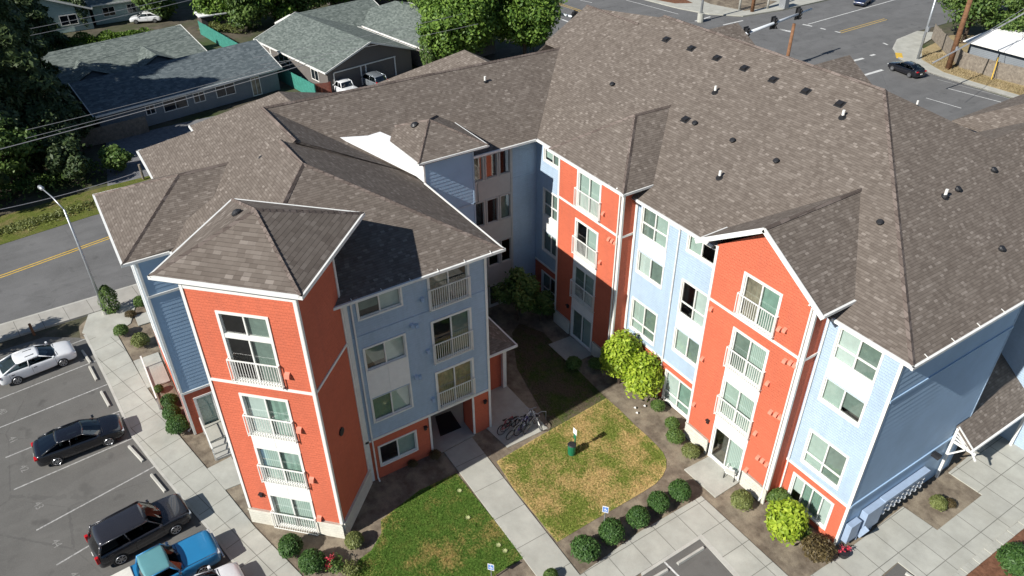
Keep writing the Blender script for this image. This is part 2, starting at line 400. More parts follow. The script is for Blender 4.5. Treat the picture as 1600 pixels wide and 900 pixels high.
class Frame:
    """a wall plane: s runs along it, d points outwards, z up"""
    def __init__(self, o, u, n): self.o = Vector((o[0], o[1], 0)); self.u = Vector((u[0], u[1], 0)).normalized(); self.n = Vector((n[0], n[1], 0)).normalized()
    def p(self, s, z, d=0.0):
        q = self.o+self.u*s+self.n*d; return (q.x, q.y, z)
    def box(self, mb, s0, s1, z0, z1, d0, d1):
        if s0 > s1: s0, s1 = s1, s0
        if z0 > z1: z0, z1 = z1, z0
        c = [self.p(s0, z0, d1), self.p(s1, z0, d1), self.p(s1, z0, d0), self.p(s0, z0, d0), self.p(s0, z1, d1), self.p(s1, z1, d1), self.p(s1, z1, d0), self.p(s0, z1, d0)]
        if self.u.cross(self.n).z > 0: c = [c[1], c[0], c[3], c[2], c[5], c[4], c[7], c[6]]
        mb.hexa(c)
FE = Frame((0, 26.75), (1, 0), (0, -1))       # set-back long facade, s = world x
FB = Frame((0, 25.75), (1, 0), (0, -1))       # projecting bays of it
FL = Frame((-28.4, 0), (0, 1), (1, 0))        # left wing front, s = world y
FR = Frame((-38.8, 0), (0, 1), (1, 0))        # back of the courtyard
q2 = math.sqrt(.5)
FT = Frame((-25.76, 6.0), (q2, q2), (q2, -q2))   # corner tower front
FT2 = Frame((-25.76, 6.0), (-q2, q2), (q2, q2))  # corner tower right side
FT0 = Frame((-29.44, 2.33), (-q2, q2), (-q2, -q2)) # corner tower left side
FX = Frame((-11.6, 0), (0, 1), (1, 0))        # east end, s = world y
FW = Frame((-37.5, 0), (0, 1), (1, 0))        # west bay, face with the side door
FWS = Frame((0, 1.3), (1, 0), (0, -1))        # west bay, street side face

HOLES = {}
def holes(key, s0, s1, z0, z1): HOLES.setdefault(key, []).append((min(s0, s1), max(s0, s1), z0, z1))

def wall(fr, key, s0, s1, z0, z1, mat, name='wall', d=0.0, extra=None):
    """wall sheet with real openings"""
    hs = [h for h in HOLES.get(key, []) if h[0] < s1-1e-4 and h[1] > s0+1e-4 and h[2] < z1-1e-4 and h[3] > z0+1e-4]
    ss = sorted(set([s0, s1]+[min(max(v, s0), s1) for h in hs for v in h[:2]]))
    zs = sorted(set([z0, z1]+[min(max(v, z0), z1) for h in hs for v in h[2:]]))
    mb = MB()
    flip = fr.u.cross(fr.n).z > 0
    for i in range(len(ss)-1):
        for j in range(len(zs)-1):
            a, b, c, e = ss[i], ss[i+1], zs[j], zs[j+1]
            cs, cz = (a+b)/2, (c+e)/2
            if any(h[0] < cs < h[1] and h[2] < cz < h[3] for h in hs): continue
            q = [fr.p(a, c, d), fr.p(b, c, d), fr.p(b, e, d), fr.p(a, e, d)]
            mb.face(q[::-1] if flip else q)
    if extra:
        q = [fr.p(s, z, d) for s, z in extra]; mb.face(q[::-1] if flip else q)
    return mb.build(name, M[mat], APT)

def boards(fr, s0, s1, z0, z1, name='wall', lap=.24, dp=.011, mat='blueboard'):
    """lapped boards, each leaning out at its lower edge"""
    mb = MB(); n = int(round((z1-z0)/lap)); lap = (z1-z0)/n; fl = fr.u.cross(fr.n).z > 0
    for i in range(n):
        a, b = z0+i*lap, z0+(i+1)*lap
        for q in ([fr.p(s0, a, dp), fr.p(s1, a, dp), fr.p(s1, b, 0), fr.p(s0, b, 0)], [fr.p(s0, a, 0), fr.p(s1, a, 0), fr.p(s1, a, dp), fr.p(s0, a, dp)]): mb.face(q[::-1] if fl else q)
    return mb.build(name, M[mat], APT)
def blindmat(i): return M[['blind_a', 'blind_b', 'blind_c', 'blind_d'][i]]
M['blind_a'] = paint('sage_blind', (0.46, 0.54, 0.49), 0.8, 0.06)
M['blind_b'] = paint('dark_screen', (0.20, 0.25, 0.22), 0.8, 0.1)
M['blind_c'] = paint('pale_blind', (0.62, 0.67, 0.64), 0.8, 0.05)
M['blind_d'] = paint('green_curtain', (0.26, 0.38, 0.32), 0.8, 0.1)
M['coral'] = paint('coral_vent', (0.62, 0.2, 0.13), .6, .05)
M['brownblind'] = paint('brown_curtain', (0.33, 0.27, 0.20), 0.8, 0.25, scale=2)
def vblinds(name, c):
    t = NT(name); s = t.sep(t.uv()); fr = t.math('FRACT', t.math('DIVIDE', s[0], 0.11))
    t.col(t.mix(t.math('MULTIPLY', t.math('LESS_THAN', fr, 0.22), 0.6), c, tuple(x*0.25 for x in c)))
    t.bump(fr, 0.01); return t.fin(0.8)
M['vblind'] = vblinds('vertical_blind', (0.50, 0.59, 0.54))
rw = random.Random(5)
def window(fr, key, s0, s1, z0, z1, trans=None, mul=(0.5,), trim=0.1, d=0.0, blinds=None, mat='white', open_low=False, top=True, sill=True, name='window'):
    """trim boards round the opening, sashes, glass and what hangs behind it"""
    holes(key, s0, s1, z0, z1)
    if s0 > s1: s0, s1 = s1, s0
    mb = MB(); t = trim; o = 0.045+d
    fr.box(mb, s0-t, s0, z0-t, z1+t, -0.13, o); fr.box(mb, s1, s1+t, z0-t, z1+t, -0.13, o)
    if top: fr.box(mb, s0, s1, z1, z1+t, -0.13, o)
    fr.box(mb, s0, s1, z0-t, z0, -0.13, o+0.02 if sill else o)
    b = 0.045
    xs = [s0]+[s0+(s1-s0)*k for k in mul]+[s1]
    for a, c in ((s0, s0+b), (s1-b, s1)): fr.box(mb, a, c, z0, z1, -0.10, -0.03)
    fr.box(mb, s0+b, s1-b, z0, z0+b, -0.10, -0.03); fr.box(mb, s0+b, s1-b, z1-b, z1, -0.10, -0.03)
    for k in mul:
        x = s0+(s1-s0)*k; fr.box(mb, x-0.035, x+0.035, z0+b, z1-b, -0.105, -0.02)
    if trans:
        for i in range(len(xs)-1):
            fr.box(mb, xs[i]+0.04, xs[i+1]-0.04, trans-0.035, trans+0.035, -0.10, -0.025)
    W = mb.build(name, M[mat], APT)
    g = MB(); f = [fr.p(s0+b, z0+b, -0.07), fr.p(s1-b, z0+b, -0.07), fr.p(s1-b, z1-b, -0.07), fr.p(s0+b, z1-b, -0.07)]
    g.face(f[::-1] if fr.u.cross(fr.n).z > 0 else f); g.build('pane', M['pane'], W)
    n = len(xs)-1
    bl = blinds or [rw.choice('aaabbccvvn') for _ in range(n)]
    for i in range(n):
        k = bl[i % len(bl)]
        if k == 'n': continue
        mm = {'a': 'blind_a', 'b': 'blind_b', 'c': 'blind_c', 'd': 'blind_d', 'v': 'vblind', 'o': 'brownblind'}[k]
        low = z0 if k in 'vdo' or rw.random() < .85 else z0+(z1-z0)*rw.choice((0.0, .2, .35))
        cb = MB(); xa, xb = xs[i]+0.03, xs[i+1]-0.03; N = 6 if k in 'do' else 1
        for j in range(N):
            a0 = xa+(xb-xa)*j/N; a1 = xa+(xb-xa)*(j+1)/N; e = 0.03 if j % 2 else 0.0; e2 = 0.0 if j % 2 else 0.03
            if N == 1: e = e2 = 0
            f = [fr.p(a0, low, -0.16-e), fr.p(a1, low, -0.16-e2), fr.p(a1, z1, -0.16-e2), fr.p(a0, z1, -0.16-e)]
            cb.face(f[::-1] if fr.u.cross(fr.n).z > 0 else f)
        cb.build('blind' if k in 'abcv' else 'curtain', M[mm], W)
    return W
def rail(fr, s0, s1, z0, z1, d=0.16, base=0.0):
    mb = MB(); d0 = base+0.02
    fr.box(mb, s0, s1, z1-0.05, z1, d-0.025, d+0.025); fr.box(mb, s0, s1, z0+0.04, z0+0.08, d-0.02, d+0.02)
    for s in (s0, s1-0.04):
        fr.box(mb, s, s+0.04, z0-0.02, z1-0.05, d-0.02, d+0.02)
        fr.box(mb, s, s+0.04, z1-0.045, z1-0.005, d0-.04, d-0.025); fr.box(mb, s, s+0.04, z0+0.04, z0+0.08, d0-.04, d-0.02)
    n = max(2, int((s1-s0)/0.125))
    for i in range(1, n):
        s = s0+(s1-s0)*i/n; fr.box(mb, s-0.012, s+0.012, z0+0.08, z1-0.05, d-0.012, d+0.012)
    return mb.build('balcony_railing', M['white'], APT)
def trimbox(fr, s0, s1, z0, z1, d0=-0.02, d1=0.035, mat='white', name='trim_board'):
    mb = MB(); fr.box(mb, s0, s1, z0, z1, d0, d1); return mb.build(name, M[mat], APT)
def panel(fr, s0, s1, z0, z1, mat='panel', d=0.025):
    mb = MB(); c = (s0+s1)/2
    fr.box(mb, s0, c-0.012, z0, z1, -0.02, d); fr.box(mb, c+0.012, s1, z0, z1, -0.02, d); fr.box(mb, c-0.012, c+0.012, z0, z1, -0.02, d-0.012)
    return mb.build('spandrel_panel', M[mat], APT)
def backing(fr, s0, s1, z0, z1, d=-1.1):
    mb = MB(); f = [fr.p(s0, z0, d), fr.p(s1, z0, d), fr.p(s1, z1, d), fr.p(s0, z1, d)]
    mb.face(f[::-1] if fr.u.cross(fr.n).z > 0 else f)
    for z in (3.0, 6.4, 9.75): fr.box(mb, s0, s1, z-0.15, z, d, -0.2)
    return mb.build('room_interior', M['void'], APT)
def fixture(fr, s, z, kind='vent', d=0.0, mat='orange'):
    mb = MB(); w_ = .12 if fr is FT else .095; mat = 'coral' if mat == 'orange' else mat
    if kind == 'vent':   # hooded wall vent
        a = [fr.p(s-w_, z-w_, d), fr.p(s+w_, z-w_, d), fr.p(s+w_, z-w_, d+.2), fr.p(s-w_, z-w_, d+.2), fr.p(s-w_, z+w_*1.2, d), fr.p(s+w_, z+w_*1.2, d), fr.p(s+w_, z+w_*.6, d+.12), fr.p(s-w_, z+w_*.6, d+.12)]
        mb.hexa(a); mb.build('wall_vent', M[mat], APT, uv=True)
    else:
        fr.box(mb, s-.07, s+.07, z-.12, z+.1, d, d+.12); fr.box(mb, s-.1, s+.1, z+.1, z+.14, d, d+.2); mb.build('wall_lamp', M['black'], APT)

# ---------------- long facade: bays
def bay(s0, s1, c0, c1, doorside, blinds):
    key = 'bay%d' % int(s0)
    w0, w1 = c0+0.14, c1-0.14
    window(FB, key, w0, w1, 10.2, 12.55, trans=None, blinds=blinds[0], trim=0.14)
    rail(FB, c0-.06, c1+.06, 10.16, 11.47)
    window(FB, key, w0, w1, 6.85, 9.2, blinds=blinds[1], trim=0.14); rail(FB, c0-.06, c1+.06, 6.75, 8.06)
    panel(FB, c0, c1, 5.98, 6.71)
    window(FB, key, w0, w1, 3.45, 5.84, blinds=blinds[2], trim=0.14); rail(FB, c0-.06, c1+.06, 3.32, 4.68)
    panel(FB, c0, c1, 2.52, 3.31)
    window(FB, key, w0, w1, 0.08, 2.38, blinds=blinds[3], trim=0.14, sill=False, name='patio_door')
    return key
kG = bay(-21.5, -15.45, -19.6, -17.25, 1, ['od', 'bv', 'av', 'nv'])
kO = bay(-34.85, -28.65, -32.95, -30.6, 1, ['va', 'nv', 'bv', 'bv'])
for key, s0, s1 in ((kG, -21.5, -15.45), (kO, -34.85, -28.65)):
    top = 13.2
    if key == kG:
        ex = [(s0, 13.2), (s1, 13.2), ((s0+s1)/2-.15, 15.35)]
        wall(FB, key, s0, s1, 0.9, top, 'orange', extra=ex)
    else: wall(FB, key, s0, s1, 0.9, top, 'orange')
    c0, c1 = (-19.74, -17.11) if key == kG else (-33.09, -30.46)
    for a, b in ((s0-.03, c0), (c1, s1+.03)):
        mb = MB(); FB.box(mb, a, b, -0.1, 0.97, -0.02, 0.09); FB.box(mb, a-.0, b, 0.97, 1.07, -0.02, 0.13)
        mb.build('stone_base', M['stone'], APT, bevel=0.01)
    trimbox(FB, s0, s1, 9.93, 10.07, d1=0.04, name='belt_trim')
    for a in (s0-.02, s1-.12): trimbox(FB, a, a+.14, 1.07, 13.15, d1=.045, name='corner_trim')
    # returns of the bay
    for x, nx in ((s0, -1), (s1, 1)):
        fr = Frame((x, 0), (0, 1), (nx, 0)); wall(fr, 'none', 25.75, 26.75, -0.1, 13.3, 'orange')
        mb = MB(); fr.box(mb, 25.78, 26.74, 9.93, 10.07, -.02, .04); fr.box(mb, 25.72, 25.85, 1.0, 13.15, -.02, .046); mb.build('corner_trim', M['white'], APT)
# ---------------- long facade: set-back parts
window(FE, 'E', -28.02, -25.92, 10.22, 12.08, trans=11.05, blinds='ba'); panel(FE, -28.12, -25.82, 9.17, 10.12)
window(FE, 'E', -28.02, -25.92, 7.68, 9.07, blinds='cb', top=False); window(FE, 'E', -28.1, -25.95, 3.4, 5.6, trans=4.1, blinds='ab')
window(FE, 'E', -28.15, -25.95, 0.35, 2.3, trans=0.95, blinds='ab')
window(FE, 'E', -24.3, -22.35, 11.1, 12.05, blinds='an'); window(FE, 'E', -24.28, -22.3, 6.9, 9.1, trans=7.7, blinds='nc')
panel(FE, -24.38, -22.2, 5.85, 6.8); window(FE, 'E', -24.28, -22.3, 4.2, 5.75, blinds='ab', top=False)
window(FE, 'E', -24.55, -22.3, 0.12, 2.3, trans=0.75, blinds='cd')
window(FE, 'E', -37.85, -36.0, 11.1, 11.95, blinds='ab'); window(FE, 'E', -37.85, -36.0, 7.0, 8.95, trans=7.85, blinds='bb')
panel(FE, -37.95, -35.9, 5.78, 6.9, 'panel'); window(FE, 'E', -37.85, -36.0, 4.15, 5.68, blinds='bb', top=False); window(FE, 'E', -37.85, -36.0, 0.3, 2.2, trans=.9, blinds='bn')
window(FE, 'E', -14.66, -12.56, 10.28, 12.02, trans=11.03, blinds='cb'); panel(FE, -14.76, -12.46, 9.15, 10.18)
window(FE, 'E', -14.66, -12.56, 7.74, 9.05, blinds='ab', top=False); window(FE, 'E', -14.6, -12.5, 3.48, 5.6, trans=4.15, blinds='ab', mul=(0.5,))
window(FE, 'E', -14.75, -12.45, 0.5, 2.3, blinds='cddc', mul=(0.27, 0.5, 0.76), trim=0.12)
for a, b in ((-38.8, -34.85), (-28.65, -21.5), (-15.45, -11.6)):
    wall(FE, 'E', a, b, 2.95, 12.5, 'blue'); wall(FE, 'E', a, b, -0.1, 2.83, 'orange')
    trimbox(FE, a, b, 2.82, 2.96, d1=.04, name='belt_trim'); trimbox(FE, a, b, 9.72, 9.86, d1=.012, mat='blue', name='belt_trim')
    trimbox(FE, a, b, 12.25, 12.42, d1=.03, name='frieze_board')
for a in (-21.72, ): trimbox(FE, a, a+.2, 0, 12.3, d1=.04, name='corner_trim')
trimbox(FE, -28.72, -28.55, 0, 12.3, d1=.04, name='corner_trim')
trimbox(FE, -11.72, -11.57, 0, 12.3, d1=.045, name='corner_trim')
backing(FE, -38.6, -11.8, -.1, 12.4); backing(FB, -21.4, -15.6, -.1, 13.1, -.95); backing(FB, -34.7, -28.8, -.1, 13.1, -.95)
# ---------------- left wing front
window(FL, 'L', 9.4, 11.6, 11.05, 12.05, blinds='bc')
window(FL, 'L', 9.4, 11.55, 7.78, 9.15, blinds='bc'); panel(FL, 9.3, 11.65, 5.9, 7.68); window(FL, 'L', 9.4, 11.55, 4.25, 5.8, blinds='bc', top=False)
window(FL, 'L', 9.4, 11.55, 0.9, 2.3, blinds='na')
for z0, z1, bl in ((10.1, 12.1, 'on'), (6.6, 9.2, 'nb'), (3.2, 5.75, 'oo')):
    window(FL, 'L', 13.2, 15.35, z0, z1, blinds=bl, trim=.13)
for z0, z1 in ((10.05, 11.37), (6.53, 7.88), (3.15, 4.46)): rail(FL, 13.05, 15.45, z0, z1)
wall(FL, 'L', 8.64, 16.5, 3.0, 12.5, 'blue'); wall(FL, 'L', 8.64, 12.55, -.1, 3.0, 'orange'); wall(FL, 'L', 15.28, 16.5, -.1, 3.0, 'orange')
trimbox(FL, 8.64, 16.5, 2.95, 3.1, d1=.05, name='belt_trim'); trimbox(FL, 8.64, 16.5, 9.92, 10.06, d1=.03, mat='blue', name='belt_trim')
trimbox(FL, 16.36, 16.5, 0, 12.3, d1=.045, name='corner_trim'); trimbox(FL, 12.45, 12.57, 0, 2.95, d1=.04); trimbox(FL, 15.26, 15.38, 0, 2.95, d1=.04); trimbox(FL, 8.66, 8.86, 0, 12.4, d1=.05, name='corner_trim')
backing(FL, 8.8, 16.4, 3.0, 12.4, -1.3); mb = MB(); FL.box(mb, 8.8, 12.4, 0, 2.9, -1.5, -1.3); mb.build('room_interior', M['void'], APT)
fr = Frame((0, 16.5), (1, 0), (0, 1)); wall(fr, 'none', -38.8, -28.4, 3.0, 12.6, 'blue'); wall(fr, 'none', -29.6, -28.4, -.1, 3.0, 'orange'); wall(fr, 'none', -38.8, -33.2, -.1, 3.0, 'orange')
# entry porch under the left wing
mb = MB(); mb.box((-29.6, 15.28, 0), (-29.5, 16.5, 3.0)); mb.box((-29.6, 15.28, 0), (-28.41, 15.36, 3.0)); mb.build('porch_pier', M['orange'], APT)
mb = MB(); mb.box((-33.4, 12.45, 0), (-28.42, 12.55, 3.0)); mb.box((-33.4, 12.55, 0), (-33.3, 16.5, 3.0)); mb.build('porch_wall', M['orange'], APT)
mb = MB(); mb.box((-33.3, 12.55, 2.9), (-28.42, 16.48, 2.99)); mb.build('porch_ceiling', M['greypanel'], APT)
mb = MB(); mb.box((-33.29, 13.4, 0.02), (-33.22, 15.2, 2.2)); D = mb.build('entry_door', M['dark'], APT)
mb = MB(); mb.box((-33.21, 14.2, 0.9), (-33.16, 14.24, 1.3)); mb.build('door_handle', M['steel'], D)
# small hipped canopy on the courtyard side of the porch
mb = MB(); a, b, c, d = (-35, 16.5, 3.45), (-30.45, 16.5, 3.45), (-30.45, 19.65, 3.45), (-35, 19.65, 3.45); e, f = (-33.6, 16.5, 4.9), (-32.6, 16.5, 4.9)
mb.face([b, c, f]); mb.face([c, d, e, f]); mb.face([d, a, e]); mb.face([a, d, c, b]); mb.build('canopy_roof', M['roof'], APT)
mb = MB(); mb.bar((-30.42, 16.5, 3.42), (-30.42, 19.7, 3.42), .09, .14); mb.bar((-30.42, 19.68, 3.42), (-35, 19.68, 3.42), .09, .14); mb.build('gutter', M['gutter'], APT)
mb = MB(); mb.box((-31.1, 18.9, 0), (-30.85, 19.15, 3.4)); mb.build('porch_post', M['white'], APT)
mb = MB(); mb.box((-31.3, 16.5, 0), (-31.1, 18.95, 3.4)); mb.build('porch_wall', M['orange'], APT)
# ---------------- corner tower
for key, mbx in (('T', 0),):
    window(FT, 'T', -3.72, -1.55, 10.2, 13.9, trans=12.72, blinds='nb', trim=.13)
    trimbox(FT, -3.85, -1.42, 12.6, 12.82, d0=-.1, d1=.03); rail(FT, -3.88, -1.4, 10.13, 11.45)
    window(FT, 'T', -3.72, -1.55, 6.8, 9.22, blinds='cd', trim=.13); rail(FT, -3.88, -1.4, 6.72, 8.08)
    panel(FT, -3.85, -1.42, 5.95, 6.67)
    window(FT, 'T', -3.72, -1.55, 3.55, 5.8, blinds='vd', trim=.13); rail(FT, -3.88, -1.4, 3.45, 4.7)
    panel(FT, -3.85, -1.42, 2.48, 3.42)
    window(FT, 'T', -3.72, -1.55, 0.05, 2.35, blinds='vv', trim=.13, name='patio_door'); rail(FT, -3.88, -1.4, -0.08, 1.2, d=.2)
wall(FT, 'T', -5.2, 0, .95, 15.3, 'orange'); wall(FT2, 'none', 0, 3.66, .95, 15.3, 'orange'); wall(FT0, 'none', 0, 3.66, -.1, 15.3, 'blue')  # hidden left side coloured blue so its bounce tints the west bay bluish
for a, b in ((-5.22, -3.85), (-1.42, .03)):
    mb = MB(); FT.box(mb, a, b, -.1, .95, -.02, .1); FT.box(mb, a, b, .95, 1.05, -.02, .14); mb.build('stone_base', M['stone'], APT, bevel=.01)
mb = MB(); FT2.box(mb, 0.0, 3.7, -.1, .95, -.02, .1); FT2.box(mb, 0.0, 3.7, .95, 1.05, -.02, .14); mb.build('stone_base', M['stone'], APT, bevel=.01)
trimbox(FT, -5.2, 0, 9.9, 10.04, d1=.045, name='belt_trim'); trimbox(FT2, 0, 3.72, 9.9, 10.04, d1=.045, name='belt_trim')
for a in (-5.22, -.12): trimbox(FT, a, a+.14, 1.05, 15.25, d1=.047, name='corner_trim')
trimbox(FT2, -.04, .12, 1.05, 15.25, d1=.045, name='corner_trim'); trimbox(FT2, 3.56, 3.70, 0, 15.25, d1=.045, name='corner_trim'); wall(Frame(FT2.p(3.66, 0)[:2], (-q2, -q2), (-q2, q2)), 'none', 0, 5.2, 11, 15.3, 'orange')
trimbox(FT, -5.2, 0, 15.0, 15.2, d1=.03, name='frieze_board')
backing(FT, -5.0, -.2, 0, 15.0, -1.0)
mb = MB(); c = Vector(FT2.p(1.55, 6.1, 0.02)); mb.tube([c, c+FT2.n*.06], .22, 14); mb.build('wall_lamp', M['black'], APT)
# ---------------- courtyard back wall with its strip of windows
for z0, z1, bl in ((10.4, 12.05, 'n'), (7.0, 8.78, 'n'), (3.5, 5.3, 'b'), (0.05, 1.75, 'b')):
    for a, b in ((21.0, 21.55), (21.82, 22.5), (22.78, 23.58), (23.84, 24.6)):
        window(FR, 'R', a, b, z0, z1, mul=(), trim=.1, blinds=[rw.choice('nnnbo')], mat='greypanel', sill=False)
wall(FR, 'R', 20.8, 24.72, -.1, 12.5, 'greypanel', 'window_wall'); wall(FR, 'none', 24.72, 26.75, -.1, 12.5, 'blue')
wall(FR, 'none', 16.5, 20.8, -.1, 12.5, 'blue')
trimbox(FR, 24.66, 24.8, 0, 12.4, mat='greypanel', d1=.03); trimbox(FR, 24.8, 26.75, 9.72, 9.86, mat='blue', d1=.03, name='belt_trim')
mb = MB(); FR.box(mb, 22.1, 22.14, 8.9, 10.3, 0, .06); mb.build('drain_pipe', M['steel'], APT)
backing(FR, 20.8, 24.7, 0, 12.4, -1.4)
# stair tower above the courtyard corner
fr = Frame((-37.0, 0), (0, 1), (1, 0)); boards(fr, 17.45, 20.85, -.1, 13.95)
trimbox(fr, 17.45, 17.55, 11.5, 13.7, d1=.03, mat='panel'); trimbox(fr, 20.75, 20.86, 0, 13.7, d1=.03, mat='blue', name='corner_trim')
trimbox(fr, 17.45, 20.85, 9.9, 10.04, d1=.03, mat='blue', name='belt_trim')
fr = Frame((0, 17.45), (1, 0), (0, -1)); mb = MB()
wall(fr, 'none', -42.3, -37.0, 10, 13.95, 'panel'); wall(Frame((0, 20.85), (1, 0), (0, 1)), 'none', -42.3, -37.0, -.1, 13.95, 'blue')
# white cricket in the valley behind the left wing roof
mb = MB(); mb.face([(-42.2, 13.6, 14.75), (-37.0, 17.44, 12.55), (-37.0, 17.44, 12.9), (-40.3, 17.44, 13.95)]); mb.face([(-42.2, 13.6, 14.75), (-40.3, 17.44, 13.95), (-42.5, 15.5, 14.9)])
mb.build('roof_cricket', M['membrane'], APT)
# ---------------- east end
boards(FX, 26.75, 36.45, 2.95, 12.5, lap=.34, dp=.019); wall(FX, 'none', 26.75, 36.45, -.1, 2.95, 'blueboard')
trimbox(FX, 26.75, 36.45, 2.9, 3.05, d1=.07, mat='blueboard', name='belt_trim'); trimbox(FX, 26.75, 36.45, 9.86, 10.0, d1=.06, mat='blueboard', name='belt_trim')
trimbox(FX, 36.37, 36.47, 0, 12.4, d1=.03, mat='blue', name='corner_trim'); trimbox(FX, 26.73, 26.85, 0, 12.35, d1=.03, mat='blue', name='corner_trim')
wall(Frame((0, 36.45), (1, 0), (0, 1)), 'none', -16, -11.6, -.1, 12.5, 'blue'); wall(Frame((-15.5, 0), (0, 1), (1, 0)), 'none', 36.45, 41.2, -.1, 12.5, 'blue')
wall(Frame((0, 41.2), (1, 0), (0, -1)), 'none', -15.5, -7.5, -.1, 12.5, 'blue'); wall(Frame((-7.5, 0), (0, 1), (1, 0)), 'none', 41.2, 47.5, -.1, 12.5, 'blue')
mb = MB(); mb.bar((-11.5, 33.4, 2.9), (-11.1, 33.4, 2.9), .3, .22); mb.build('wall_lamp', M['black'], APT)
# far sides, unseen from here
mb = MB()
for a, b in (((-10.6, 47.5), (-47, 47.5)), ((-47, 47.5), (-47, 36)), ((-50, 36), (-50, 4.9)), ((-50, 4.9), (-45.4, 4.9)), ((-50, 36), (-47, 36))):
    mb.face([(a[0], a[1], -.1), (b[0], b[1], -.1), (b[0], b[1], 12.5), (a[0], a[1], 12.5)])
mb.build('wall', M['blue'], APT)
mb = MB(); mb.box((-52.2, 8.6, -.1), (-50, 18.5, 12.5)); mb.box((-52.2, 21, -.1), (-50, 31, 12.5)); mb.build('wall', M['orange'], APT)
# ---------------- west bay
window(FW, 'W', 1.95, 2.85, 0.05, 2.55, mul=(), blinds='a', trim=.13, name='side_door')
boards(FW, 1.3, 5.5, 3.2, 12.6); wall(FW, 'W', 1.3, 5.5, -.1, 3.2, 'orange')
trimbox(FW, 1.3, 5.5, 3.15, 3.3, d1=.06, name='belt_trim'); trimbox(FW, 1.3, 5.5, 9.98, 10.12, d1=.06, name='belt_trim'); trimbox(FW, 1.28, 1.4, 0, 12.5, d1=.04, name='corner_trim')
wall(FWS, 'none', -45.4, -37.5, 3.2, 12.6, 'blue'); wall(FWS, 'none', -45.4, -37.5, -.1, 3.2, 'orange'); trimbox(FWS, -45.4, -37.5, 3.15, 3.3, d1=.04, name='belt_trim')
trimbox(FWS, -37.62, -37.48, 0, 12.5, d1=.04, name='corner_trim'); trimbox(FWS, -45.4, -45.28, 0, 12.5, d1=.04, name='corner_trim')
for s in (-43.6, -41.2, -39.6):
    trimbox(FWS, s-.5, s+.5, 4.2, 12.0, d1=.05, mat='panel', name='window_surround')
wall(Frame((-45.4, 0), (0, 1), (-1, 0)), 'none', 1.3, 5.5, -.1, 12.6, 'blue')
mb = MB(); mb.box((-45.6, .0, .9), (-40.8, .08, .98)); mb.box((-45.6, .0, .08), (-40.8, .08, .14))
for i in range(40): mb.box((-45.6+i*.12, .02, .14), (-45.575+i*.12, .05, .9))
for i in range(3): mb.box((-45.6+i*2.36, -.01, 0), (-45.52+i*2.36, .09, 1.0))
mb.build('patio_railing', M['white'], APT)
backing(FW, 1.4, 5.4, 0, 12.4, -.9)
# fixtures seen on the walls
for px, py, k in ((1228, 515, 0), (1219, 513, 0), (1228, 563, 0), (1237, 566, 0), (1244, 570, 0), (1113, 482, 0), (1201, 598, 0), (1206, 643, 0), (1214, 647, 0), (1221, 651, 0), (1182, 676, 0), (1086, 631, 0), (1099, 560, 0), (1186, 714, 0), (1193, 719, 0), (1200, 725, 0), (1107, 658, 1), (1168, 733, 0),
                  (944, 333, 0), (953, 373, 0), (958, 376, 0), (963, 379, 0), (939, 409, 0), (888, 478, 1)):
    q = on_plane(px, py, (0, 25.75, 0), (0, 1, 0)); fixture(FB, q.x, q.z, 'vent' if not k else 'lamp')
for px, py, k in ((450, 585, 0), (468.5, 670, 0), (409, 772, 1), (488, 748, 0), (500, 808, 0)):
    q = on_plane(px, py, (-25.76, 6.0, 0), (q2, -q2, 0)); s = (q-FT.o).dot(FT.u); fixture(FT, s, q.z, 'vent' if not k else 'lamp')
for px, py, k in ((659, 467, 0), (643, 508, 0), (650, 508, 0), (668, 548, 0), (649, 588, 0), (655, 588, 0), (676, 623, 0), (664, 668, 1), (757, 627, 1)):
    q = on_plane(px, py, (-28.4, 0, 0), (1, 0, 0)); fixture(FL, q.y, q.z, 'vent' if not k else 'lamp', mat='blue')
# downspouts
def spout(fr, s, z0, z1, d=.07, jog=0):
    mb = MB(); pts = [fr.p(s-jog, z1+.25, d+.3), fr.p(s, z1, d), fr.p(s, z0+.15, d), fr.p(s, z0, d+.2)]
    for a, b in zip(pts[:-1], pts[1:]): mb.bar(a, b, .075, .075, up=(fr.n.x, fr.n.y, .01))
    mb.build('downspout', M['white'], APT)
spout(FE, -24.97, 0, 12.05, jog=.5); spout(FE, -15.3, 0, 12.3); spout(FE, -28.45, 0, 12.2); spout(FL, 9.05, 0, 12.2); spout(FWS, -38.0, 0, 12.3); spout(FB, -15.62, .2, 13.0, d=.09); spout(FB, -28.85, .2, 13.0, d=.09)
# ---------------- roofs
def roof(name, polys, mat='roof', th=0.16):
    if name == 'tower_roof': mat = 'rooftower'
    mb = MB()
    for p in polys:
        n = (Vector(p[1])-Vector(p[0])).cross(Vector(p[2])-Vector(p[0]))
        p = p if n.z > 0 else p[::-1]
        mb.face(p); mb.face([(x, y, z-th) for x, y, z in p][::-1])
        for i in range(len(p)):
            a, b = p[i], p[(i+1) % len(p)]; mb.face([a, (a[0], a[1], a[2]-th), (b[0], b[1], b[2]-th), b])
    return mb.build(name, M[mat], APT)
Z = 12.55
roof('roof', [[(-11.05, 26.35, Z), (-21.9, 37.2, 18.6), (-38.9, 37.2, 18.6), (-40.1, 36.05, 17.95), (-45.95, 36.05, 17.95), (-45.95, 32.35, 15.88), (-44.2, 32.35, 15.88), (-38.2, 26.35, Z)],
              [(-11.05, 26.35, Z), (-11.05, 48.05, Z), (-21.9, 37.2, 18.6)],
              [(-21.9, 37.2, 18.6), (-11.05, 48.05, Z), (-46, 48.05, Z), (-46, 46.9, 12.9), (-38.9, 37.2, 18.6)],
              [(-40.1, 36.05, 17.95), (-38.9, 37.2, 18.6), (-46.0, 46.9, 12.9), (-45.95, 36.05, 17.95)],
              [(-45.95, 36.05, 17.95), (-46, 46.9, 12.9), (-46.6, 46.9, 12.6), (-46.6, 32, 15)]])
